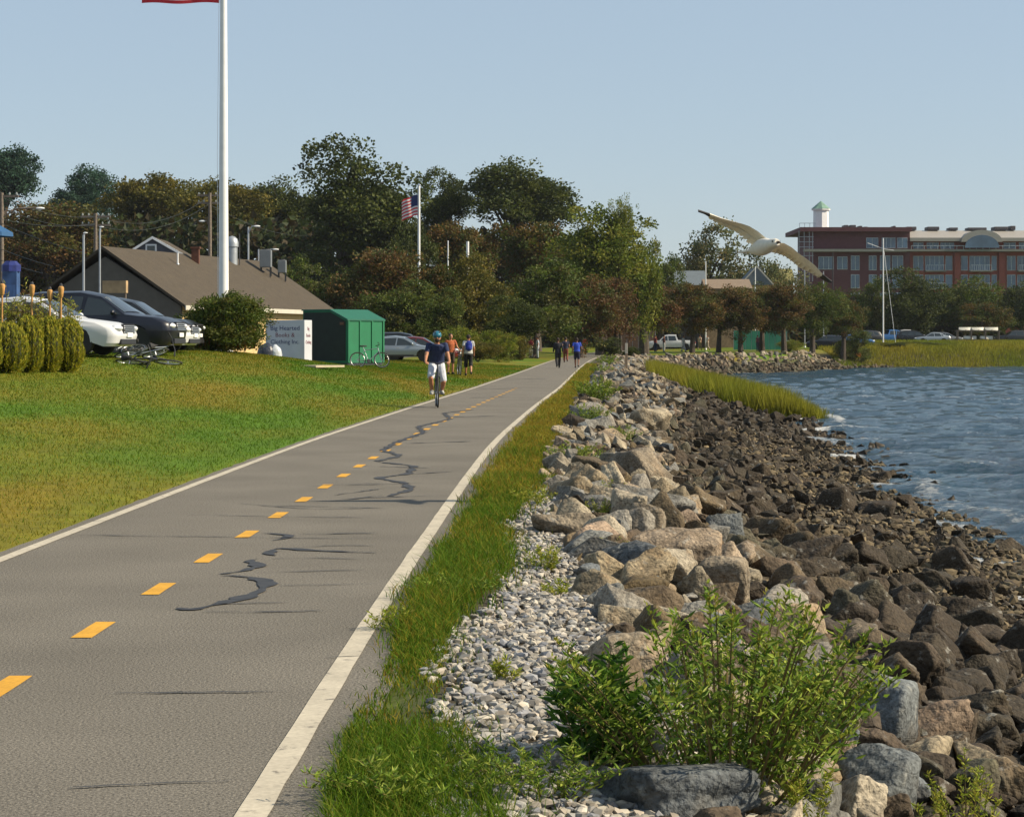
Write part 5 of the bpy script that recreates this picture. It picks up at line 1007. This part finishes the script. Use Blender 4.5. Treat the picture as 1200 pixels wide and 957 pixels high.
house(826, 882, 338, 326, 268, mat('tan_wall', hexc('8a7258'), .8), mat('tan_roof', hexc('7d6c5a'), .85, var=.1), 'low house with brown roof above the street trees')
house(868, 906, 334, 313, 285, CREAM, SLATE, 'house with pointed grey gable below the gull', hip=True)
house(904, 932, 330, 314, 330, mat('olive_wall', hexc('6b6236'), .8), mat('olive_roof', hexc('77703f'), .85), 'olive flat topped house under the gull wing')
house(503, 545, 312, 290, 240, mat('dim_wall', hexc('6a6560'), .8), SLATE, 'grey roofed house showing between the trees right of the flag')
# ---------------------------------------------------------------- brick apartment block on the right
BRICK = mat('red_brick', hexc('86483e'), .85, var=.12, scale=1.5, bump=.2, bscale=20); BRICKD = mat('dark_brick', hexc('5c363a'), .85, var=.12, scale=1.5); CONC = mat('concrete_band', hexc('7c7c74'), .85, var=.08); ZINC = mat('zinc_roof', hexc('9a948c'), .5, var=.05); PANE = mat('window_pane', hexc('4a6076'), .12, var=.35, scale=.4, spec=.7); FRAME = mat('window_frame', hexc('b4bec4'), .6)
YB = 371.; sB = YB/F; BX = (1060-600)*sB; t = thing('apartment_block', (BX, YB, 1.2), 'long red brick apartment block with zinc roof and corner cupola', 'building')
def L3(x, y, d=0.): v = P(x, y, YB); return Vector((v.x-BX, d, v.z-1.2))
def rect(x0, y0, x1, y1, d0, d1): a = L3(x0, y1); b = L3(x1, y0); return MB().box(((a.x+b.x)/2, (d0+d1)/2, (a.z+b.z)/2), (b.x-a.x, d1-d0, b.z-a.z))
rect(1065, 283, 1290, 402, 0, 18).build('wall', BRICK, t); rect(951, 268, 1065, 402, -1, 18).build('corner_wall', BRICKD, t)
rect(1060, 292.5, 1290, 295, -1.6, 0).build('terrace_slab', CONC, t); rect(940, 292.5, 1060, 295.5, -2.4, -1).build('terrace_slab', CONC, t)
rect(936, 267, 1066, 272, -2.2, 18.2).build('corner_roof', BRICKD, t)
rf = MB().prism([L3(1065, 283, -1.2), L3(1065, 279, -1.2), L3(1065, 269, 3.5), L3(1065, 268, 12), L3(1065, 283, 12)], (225*sB, 0, 0)).build('roof', ZINC, t)
for xc, hw in ((1148, 24), (1265, 24)):
    arc = [L3(xc+hw*math.cos(a), 284-14*math.sin(a), -1.9) for a in np.linspace(0, math.pi, 13)]; d_ = MB().prism(arc, (0, 7, 0)).build('dormer', ZINC, t)
    arc = [L3(xc+(hw-4)*math.cos(a), 290-14*math.sin(a), -1.98) for a in np.linspace(0, math.pi, 11)]+[L3(xc-hw+4, 291, -1.98), L3(xc+hw-4, 291, -1.98)]; MB().prism(arc, (0, .06, 0)).build('pane', PANE, d_)
def bwin(x0, y0, x1, y1, d=-.06):
    w_ = rect(x0, y0, x1, y1, d, d+.1).build('window', FRAME, t); n_ = max(1, round((x1-x0)/6)); step = (x1-x0)/n_
    for k in range(n_): rect(x0+k*step+.5, y0+.6, x0+(k+1)*step-.4, y1-.6, d-.05, d-.01).build('pane', PANE, w_)
for (x0, x1) in ((1070, 1082), (1086, 1100), (1102, 1118), (1176, 1190), (1194, 1210)): bwin(x0, 284, x1, 291.5)
for y0, y1 in ((300, 317), (322, 338), (343, 358), (364, 380)):
    for (x0, x1) in ((1070, 1082), (1084, 1106), (1108, 1116), (1126, 1134), (1136, 1160), (1162, 1168), (1180, 1190), (1192, 1214)): bwin(x0, y0, x1, y1)
    for (x0, x1) in ((1017, 1026), (1030, 1042), (1044, 1057), (996, 1006)): bwin(x0, y0, x1, y1, -1.08)
    for (x0, x1) in ((1084, 1106), (1136, 1160), (1192, 1214)):
        m = MB()
        for k in range(12): xx = x0+(x1-x0)*k/11; a = L3(xx, y1-6, -1.3); b = L3(xx, y1, -1.3); m.cone(a, b, .03, n=4)
        a = L3(x0, y1-6, -1.3); b = L3(x1, y1-6, -1.3); m.cone(a, b, .045, n=4); m.build('balcony_rail', FRAME, t); rect(x0-1, y1, x1+1, y1+1.5, -1.5, 0).build('balcony_slab', CONC, t)
for (x0, x1) in ((1014, 1028), (1032, 1048), (1050, 1062)): bwin(x0, 279, x1, 291, -1.08)
bwin(958, 301, 976, 316, -1.08); bwin(980, 301, 992, 316, -1.08)
for (x0, x1) in ((1060, 1067), (1118, 1125), (1170, 1177)): rect(x0, 296, x1, 402, -.5, 0).build('brick_pier', BRICK, t)
m = MB()
for k in range(30): a = L3(1066+k*7.6, 288.5, -1.55); m.cone(a, L3(1066+k*7.6, 292.6, -1.55), .04, n=4)
m.cone(L3(1066, 288.5, -1.55), L3(1286, 288.5, -1.55), .05, n=4); m.build('terrace_rail', FRAME, t)
m = MB()                                          # open steel frame at the corner
for x in (935, 941, 947, 951): m.cone(L3(x, 271, -1.5), L3(x, 330, -1.5), .06, n=4)
for y in (278, 284, 290, 300, 310): m.cone(L3(935, y, -1.5), L3(952, y, -1.5), .06, n=4)
m.build('corner_frame', GALV, t); m = MB(); m.cone(L3(936, 262, -1), L3(955, 262, -1), .06, n=4)
for x in (936, 942, 948, 954): m.cone(L3(x, 262, -1), L3(x, 268, -1), .05, n=4)
m.build('roof_rail', GALV, t)
c = L3(965, 269, 3); ct = MB().lathe([(1.5, -.3), (1.5, .3), (1.32, .3), (1.28, 3.3), (1.6, 3.4), (1.6, 3.6), (.9, 4.2), (.05, 4.9)], c, 8).build('cupola', WHITE, t); MB().lathe([(1.64, 3.62), (.92, 4.24), (.04, 4.96)], c, 8).build('cupola_roof', mat('copper_green', hexc('6f8f7e'), .6), ct)
for x, w_, h_ in ((995, 5, 6), (1003, 7, 6), (1012, 4, 5), (1018, 5, 4), (1052, 3, 5), (1072, 12, 4), (1098, 14, 4), (1122, 10, 3), (1150, 22, 3), (1178, 16, 4), (1192, 6, 5)): rect(x-w_/2, 268.5-h_, x+w_/2, 268.6, 3, 6).build('roof_unit', mat('roof_unit', hexc('4c4648'), .7), t, bevel=.1)
# ---------------------------------------------------------------- poles, wires, flags
FRED = mat('flag_red', hexc('c8303a'), .7, var=.05, trans=.5); FWHT = mat('flag_white', hexc('d8d4d0'), .7, var=.05, trans=.3); FBLU = mat('flag_blue', hexc('24305e'), .7, var=.05, trans=.3)
def flag(parent, o_, wdt, hgt, droop, wave=.12, sgn=-1):
    nu, nv = 22, 13; V = []; Fq = []; M_ = []
    for j in range(nv+1):
        for i in range(nu+1):
            u = i/nu; v = j/nv; V.append((o_[0]+sgn*u*wdt*(1-.25*droop), o_[1]+wave*math.sin(u*7+v*1.3)*u, o_[2]-v*hgt-droop*hgt*.55*u**1.4+.03*math.sin(u*9)))
    for j in range(nv):
        for i in range(nu):
            a = j*(nu+1)+i; Fq.append((a, a+1, a+nu+2, a+nu+1)); M_.append(2 if (i < nu*.4 and j < 7) else (0 if j % 2 == 0 else 1))
    me = mesh_np('flag', np.array(V), np.array(Fq), [FRED, FWHT, FBLU], True, None, M_); return new_obj('flag', me, parent)
b = gnd(262, 74); t = thing('flagpole', b, 'tall thick white flagpole rising from the round bush', 'flagpole'); ztop = P(0, -52, 74).z-b.z
MB().tube([(0, 0, 0), (0, 0, 3), (0, 0, ztop)], [.175, .165, .105], 16).build('pole', WHITE, t, True); MB().lathe([(.32, 0), (.32, .12), (.19, .2)], (0, 0, 0), 16).build('base_collar', WHITE, t, True); MB().sphere((0, 0, ztop+.1), .14).build('finial', CHROME, t, True)
MB().tube([(-.19, -.06, 1.2), (-.2, -.06, ztop*.5), (-.13, -.05, ztop-.05)], .008, 4).build('halyard', WHITE, t); flag(t, (-.14, 0, P(0, 4, 74).z-b.z+1.45), 2.6, 1.45, .0, .08)
b = gnd(491, 190); t = thing('flagpole', b, 'distant white flagpole flying a striped flag between the trees', 'flagpole'); ztop = P(0, 218, 190).z-b.z; MB().tube([(0, 0, 0), (0, 0, ztop)], [.13, .1], 10).build('pole', WHITE, t, True); MB().sphere((0, 0, ztop+.08), .12).build('finial', CHROME, t, True); flag(t, (-.1, 0, ztop-.75), 1.6, 1.75, .55, .2)
def pole(name, x, ytop, Y, r, m_, label, cat, group=None, arm=None, cross=None, lampc=WHITE, ls=.24):
    b = gnd(x, Y); t = thing(name, b, label, cat, group); zt = P(0, ytop, Y).z-b.z; MB().tube([(0, 0, -.1), (0, 0, zt)], [r*1.15, r*.85], 10).build('pole', m_, t, True); MB().lathe([(r*1.9, -.05), (r*1.9, .1), (r*1.2, .18)], (0, 0, 0), 10).build('base', m_, t)
    if arm: dx, z_ = arm[0]*Y/F, zt-arm[1]*Y/F; MB().tube([(0, 0, z_-.3), (dx*.4, 0, z_+.15), (dx, 0, z_+.2)], .04, 6).build('arm', m_, t); MB().sphere((dx, 0, z_+.16), (ls, ls*.5, ls*.3), 10, 6).build('lamp_head', lampc, t, True)
    for cy in (cross or []):
        MB().box((0, 0, zt-cy*Y/F), (1.7, .1, .12)).build('crossarm', m_, t)
        for k in (-.75, -.4, .4, .75): MB().lathe([(.03, 0), (.05, .05), (.03, .14)], (k, 0, zt-cy*Y/F+.06), 8).build('insulator', mat('insulator', (.3, .32, .3), .3), t)
    return t
pole('utility_pole', 2, 226, 112, .11, WOODP, 'wooden utility pole at the left edge with a curved lamp arm', 'utility pole', 'utility poles', arm=(45, 22), cross=[4])
pole('utility_pole', 246, 226, 150, .13, WOODP, 'pale utility pole just left of the white flagpole', 'utility pole', 'utility poles', arm=(-9, 36), cross=[3, 12])
pole('utility_pole', 112, 250, 128, .12, WOODP, 'dark wooden utility pole behind the roof peak', 'utility pole', 'utility poles', cross=[4, 14])
pole('light_pole', 98, 275, 103, .06, GALV, 'slim grey light pole before the dark gable', 'light pole', 'light poles', arm=(2, 2), ls=.12); pole('light_pole', 117, 268, 104.4, .05, GALV, 'thin pole close beside the dark utility pole', 'light pole', 'light poles', arm=(2, 2), ls=.12)
pole('street_lamp', 291, 266, 150, .07, GALV, 'street lamp above the domed roof vent', 'street lamp', 'street lamps', arm=(10, 2)); pole('street_lamp', 303, 292, 160, .06, GALV, 'low street lamp right of the domed roof vent', 'street lamp', 'street lamps', arm=(20, 3))
pole('plain_pole', 525, 282, 200, .06, WHITE, 'thin white pole right of the distant flag', 'pole', 'white poles'); pole('plain_pole', 548, 283, 200, .15, WHITE, 'thicker white pole right of the thin one', 'pole', 'white poles')
for x, y, Y, m_, lb in [(827, 306, 255, WHITE, 'white light pole at the corner of the blue grey roof'), (885, 312, 262, WHITE, 'short white light pole before the pointed gable'), (943, 312, 266, GALV, 'grey light pole below the gull wing'), (976, 296, 300, DARKM, 'dark light pole before the brick block corner'), (965, 318, 262, GALV, 'slim grey pole right of the gull wing tip')]: pole('light_pole', x, y, Y, .07, m_, lb, 'light pole', 'light poles')
b = gnd(1035, 270); t = pole('mast', 1035, 279, 270, .085, WHITE, 'tall white mast standing on the marsh shore', 'mast'); zt = P(0, 279, 270).z-b.z; MB().tube([(-1.9, 0, zt-.6), (0, 0, zt-1.3), (1.3, 0, zt-1.5)], .035, 5).build('yard', WHITE, t); MB().cone((.1, 0, zt-1.6), (1.5, 0, .4), .03, n=5).build('stay', WHITE, t)
WIRE = mat('wire', (.02, .025, .022), .6)
def wire(pts, label, r=.016):
    a, b, sag = pts; a, b = Vector(a), Vector(b); c = a.lerp(b, .5)
    o = MB().tube([a.lerp(b, k/14)-c-Vector((0, 0, sag*4*(k/14)*(1-k/14))) for k in range(15)], r, 4).build('wire', WIRE); o.location = c; tag(o, label, 'wire', 'overhead wires')
wire((P(2, 231, 112), P(112, 254, 128), .35), 'top overhead wire from the left edge pole to the dark pole'); wire((P(2, 243, 112), P(112, 263, 128), .4), 'second overhead wire from the left edge pole to the dark pole')
wire((P(112, 254, 128), P(246, 229, 150), 1.0), 'top overhead wire sagging towards the pale utility pole'); wire((P(112, 264, 128), P(246, 238, 150), .9), 'lower overhead wire sagging towards the pale utility pole')
wire((P(-60, 238, 100), P(112, 262, 128), .5), 'overhead wire entering from the left edge above the umbrella'); wire((P(2, 262, 112), P(98, 296, 103), .1), 'thin drop wire slanting to the slim light pole'); wire((P(2, 292, 112), P(62, 312, 104.6), .05), 'drop wire slanting to the dark gable'); wire((P(2, 305, 112), P(50, 320, 105), .05), 'lowest drop wire slanting to the dark gable'); wire((P(246, 240, 150), P(360, 276, 215), .6), 'overhead wire running right from the pale utility pole', .02)
# ---------------------------------------------------------------- donation bin, shed and small things by the lawn
BINW = mat('bin_white', hexc('b9bcc2'), .5, var=.06, scale=2); INKB = mat('ink_blue', hexc('38406a'), .7, var=0); INKR = mat('ink_red', hexc('7a4450'), .7, var=0)
b = gnd(334, 92); t = thing('donation_bin', b, 'white donation bin with printed lettering beside the green shed', 'donation bin', rz=-.26); hB = P(0, 375, 92).z-b.z; wB = 1.72
MB().box((0, .45, hB/2), (wB, .9, hB)).build('case', BINW, t, bevel=.02)
def text(s_, size, loc, rot, m_, par):
    cu = bpy.data.curves.new('lettering', 'FONT'); cu.body = s_; cu.size = size; cu.align_x = 'CENTER'; cu.extrude = .002; cu.resolution_u = 2; o = bpy.data.objects.new('x', cu); COL.objects.link(o); dg = bpy.context.evaluated_depsgraph_get(); me = bpy.data.meshes.new_from_object(o.evaluated_get(dg)); bpy.data.objects.remove(o)
    me.materials.clear(); me.materials.append(m_); q_ = new_obj('lettering', me, par); q_.location = loc; q_.rotation_euler = rot; return q_
text('Big Hearted', .27, (0, -.006, hB-.42), (R(90), 0, 0), INKB, t); text('Books &', .25, (0, -.006, hB-.7), (R(90), 0, 0), INKR, t); text('Clothing Inc.', .25, (0, -.006, hB-.98), (R(90), 0, 0), INKB, t)
for z_, s_ in ((.42, 'Big'), (.7, 'Books'), (.98, 'Clothing')): text(s_, .2, (wB/2+.006, .45, hB-z_), (R(90), 0, R(90)), INKR, t)
GREEN = mat('green_panel', hexc('0b6844'), .7, var=.1, scale=2); GREEND = mat('green_roof', hexc('155c48'), .6, var=.06)
b = gnd(381, 97.5); t = thing('green_shed', b, 'dark green metal storage shed with sloping lid', 'shed', rz=-.66); W2, D2 = 2.65, 2.4; h1 = P(0, 375, 97).z-b.z; h2 = h1+.42
MB().prism([(-W2/2, 0, .1), (-W2/2, D2, .1), (-W2/2, D2, h2-.05), (-W2/2, D2*.45, h2-.05), (-W2/2, 0, h1)][::-1], (W2, 0, 0)).build('case', GREEN, t) if False else None
MB().prism([(-W2/2, 0, .1), (W2/2, 0, .1), (W2/2, 0, h1), (W2/2-1.0, 0, h2), (-W2/2, 0, h2)], (0, D2, 0)).build('case', GREEN, t)
MB().prism([(W2/2+.05, -.05, h1-.03), (W2/2+.05, -.05, h1+.04), (W2/2-1.0, -.05, h2+.06), (-W2/2-.05, -.05, h2+.06), (-W2/2-.05, -.05, h2), (W2/2-1.0, -.05, h2)], (0, D2+.1, 0)).build('lid', GREEND, t)
for k in (.05, .8, 1.6, D2-.05): MB().box((W2/2+.02, k, (h1+.1)/2), (.045, .09, h1-.15)).build('rib', GREEN, t)
MB().prism([(-W2/2+.06, -.02, .2), (W2/2-.1, -.02, .2), (W2/2-.1, -.02, h1-.05), (W2/2-1.0, -.02, h2-.08), (-W2/2+.06, -.02, h2-.08)], (0, .015, 0)).build('front_panel', mat('green_black', hexc('15231b'), .8), t); MB().box((W2/2-.3, -.04, h1-.15), (.22, .03, .12)).build('label_plate', mat('plate_brown', hexc('6b4a34'), .7), t); MB().box((0, D2/2, .05), (W2-.1, D2-.1, .1)).build('skid', DARKM, t)  # thin green-black sheet covers the front face, darker than the case
p = hit(372, 431); o = MB().box((0, 0, .05), (.95, 1.6, .06), Matrix.Rotation(-.5, 3, 'Z')).build('plank', mat('pale_board', hexc('a89c84'), .8, var=.15)); o.location = p; tag(o, 'pale board lying on the grass by the donation bin', 'board')
p = gnd(316, 88); t = thing('rubbish_bag', p, 'lumpy dark and white rubbish bag left of the donation bin', 'bag'); m = MB(); m.sphere((-.12, 0, .36), (.36, .36, .42), 18, 12); o = m.build('dark_bag', mat('bag_dark', hexc('30343f'), .35, var=.2, scale=9, bump=.8, bscale=8), t, True); m = MB(); m.sphere((.22, .05, .32), (.26, .3, .38), 18, 12); o2 = m.build('white_bag', mat('bag_white', hexc('b8bcc0'), .4, var=.1, scale=9, bump=.8, bscale=8), t, True)
for o_ in (o, o2):
    for v in o_.data.vertices: d_ = math.sin(v.co.x*17+v.co.z*11)*math.sin(v.co.y*15-v.co.z*13); v.co *= 1+.05*d_
# bamboo torches, umbrella, blue cabin, tan board at the left edge
for x, yt, lb in [(2, 330, 'bamboo torch at the left photo edge behind the hedge'), (37, 331, 'second bamboo torch from the left edge'), (58, 337, 'third bamboo torch from the left edge'), (71, 333, 'rightmost bamboo torch behind the hedge')]:
    b = gnd(x, 47.6); t = thing('bamboo_torch', b, lb, 'torch', 'bamboo torches'); zt = P(0, yt, 47.6).z-b.z; m = MB(); m.cone((0, 0, -.1), (.01, 0, zt-.28), .02, n=8); m.build('stick', BAMBOO, t, True); MB().lathe([(.02, zt-.3), (.045, zt-.26), (.065, zt-.1), (.06, zt-.06), (.03, zt-.04)], (.01, 0, 0), 10).build('basket', BAMBOO, t, True); MB().lathe([(.035, zt-.05), (.035, zt-.01), (.015, zt+.02)], (.01, 0, 0), 8).build('burner', DARKM, t, True)
UMB = mat('umbrella_blue', hexc('1f4f7a'), .7, var=.1); b = gnd(-14, 57); t = thing('patio_umbrella', b, 'blue patio umbrella poking in at the left edge', 'umbrella'); zt = P(0, 258, 57).z-b.z; MB().lathe([(.03, zt), (.25, zt-.1), (.64, zt-.32), (.65, zt-.42), (.6, zt-.34), (.03, zt-.04)], (0, 0, 0), 8).build('canopy', UMB, t); MB().cone((0, 0, 0), (0, 0, zt), .025).build('pole', GALV, t); MB().lathe([(.25, 0), (.25, .08), (.06, .1)], (0, 0, 0)).build('base', DARKM, t)
b = gnd(13, 100); t = thing('blue_cabin', b, 'blue upright cabin with dark top at the left edge', 'cabin'); zt = P(0, 306, 100).z-b.z; MB().box((0, 0, zt*.45), (.65, .7, zt*.9)).build('wall', mat('cabin_blue', hexc('34507a'), .6), t); MB().lathe([(.44, zt*.9), (.44, zt*.96), (.25, zt)], (0, 0, 0), 8).build('roof', mat('cabin_roof', hexc('1e2a6a'), .5), t); MB().box((0, -.36, zt*.42), (.45, .03, zt*.7)).build('door', mat('cabin_door', hexc('3d5c8a'), .6), t)
b = gnd(135, 80); t = thing('tan_board', b, 'tan panel board standing behind the navy car', 'board', rz=-.2); zt = P(0, 329, 80).z-b.z; MB().box((0, 0, zt-.22), (.9, .2, .44)).build('panel', mat('tan_panel', hexc('a48a66'), .8), t)
for s in (-1, 1): MB().box((s*.38, 0, (zt-.4)/2), (.07, .07, zt-.4)).build('post', WOODP, t)
# wooden post on the stone bank
p = gnd(734, 120); o = thing('wooden_post', p, 'weathered wooden post standing at the end of the stone bank', 'post'); zt = P(0, 402, 120).z-p.z; MB().box((0, 0, zt/2-.2), (.13, .13, zt+.4)).build('shaft', mat('post_wood', hexc('8a7660'), .85, var=.2, scale=8), o, bevel=.01); MB().box((0, 0, zt-.28), (.136, .136, .56)).build('painted_top', mat('post_pale', hexc('b4ac9c'), .8), o, bevel=.01)
# fences beyond the lawn
def fence(x0, x1, y0, Y, m_, label, n_=6):
    a = gnd(x0, Y); b = gnd(x1, Y); c = (a+b)/2; t = thing('fence', c, label, 'fence'); hh = P(0, y0, Y).z-c.z; w_ = (b.x-a.x)/n_
    for k in range(n_): MB().box((a.x-c.x+w_*(k+.5), 0, hh/2), (w_-.05, .05, hh-.08)).build('panel', m_, t)
    for k in range(n_+1): MB().box((a.x-c.x+w_*k, .06, hh/2), (.09, .09, hh+.1)).build('post', GALV, t)
fence(860, 922, 387, 252, mat('green_tarp', hexc('2a7a62'), .7, var=.15, scale=1), 'green screened fence behind the street trees', 9); fence(728, 768, 387, 246, mat('brown_board', hexc('5a4636'), .85, var=.2), 'brown board fence behind the first street tree', 6)
b = gnd(704, 262); 
# rack of white boats and an orange skiff
b = gnd(1146, 280); t = thing('boat_rack', b, 'timber rack holding white boats beyond the marsh', 'boat rack')
for x in (-2.6, -.9, .9, 2.6): MB().box((x, 0, .85), (.12, .9, 1.7)).build('post', WOODP, t)
for z_ in (.45, 1.55): MB().box((0, 0, z_), (5.8, .8, .08)).build('shelf', WOODP, t)
BOATW = mat('boat_white', hexc('cfcabb'), .4, var=.08)
def boat(loc, L_, label, m_=BOATW, rz=0, group='white boats on the rack', up=-1):
    t = thing('boat', loc, label, 'boat', group, rz); m = MB(); rr_b = []
    for f, wq, hq in ((-.5, .32, .3), (-.3, .42, .36), (0, .45, .38), (.3, .34, .38), (.45, .14, .42), (.5, .03, .45)): rr_b.append([Vector((f*L_, wq*.9*y, (hq if up > 0 else .45-hq)+0*y if abs(y) == 1 else (.02 if up > 0 else .45))) for y in (-1, -.5, .5, 1)])
    m.rings(rr_b).build('hull', m_, t, True); MB().tube([(-.5*L_, -.3, .08), (0, -.42, .06), (.48*L_, 0, .02), (0, .42, .06), (-.5*L_, .3, .08)], .03, 5).build('gunwale', mat('gunwale', hexc('8a8270'), .6), t); MB().box((0, 0, .1), (.2, .8, .05)).build('thwart', WOODP, t)
for i, (x, z_, lb) in enumerate([(-1.6, 1.6, 'white upturned boat on the rack top, left end'), (0, 1.6, 'white upturned boat on the rack top, middle'), (1.7, 1.6, 'white upturned boat on the rack top, right end'), (-1.0, .5, 'white boat on the lower rack shelf, left'), (1.1, .5, 'white boat on the lower rack shelf, right')]): boat(b+Vector((x, 0, z_)), 1.65, lb, rz=random.uniform(-.1, .1))
boat(gnd(997, 256), 2.6, 'orange skiff lying on the shore at the right end of the rocks', ORANGEP, .3, None, 1)
# ---------------------------------------------------------------- sea air
hm = bpy.data.materials.new('sea_air'); hm.use_nodes = True; N = hm.node_tree.nodes; N.remove(N['Principled BSDF']); pv = N.new('ShaderNodeVolumePrincipled')
pv.inputs['Color'].default_value = (.86, .92, 1, 1); pv.inputs['Density'].default_value = .00007; pv.inputs['Anisotropy'].default_value = .3
hm.node_tree.links.new(pv.outputs[0], N['Material Output'].inputs['Volume'])
o = MB().box((0, 1200, 20), (2200, 2700, 60)).build('haze', hm); tag(o, kind='stuff', label='thin blue sea air over the whole place', cat='haze')
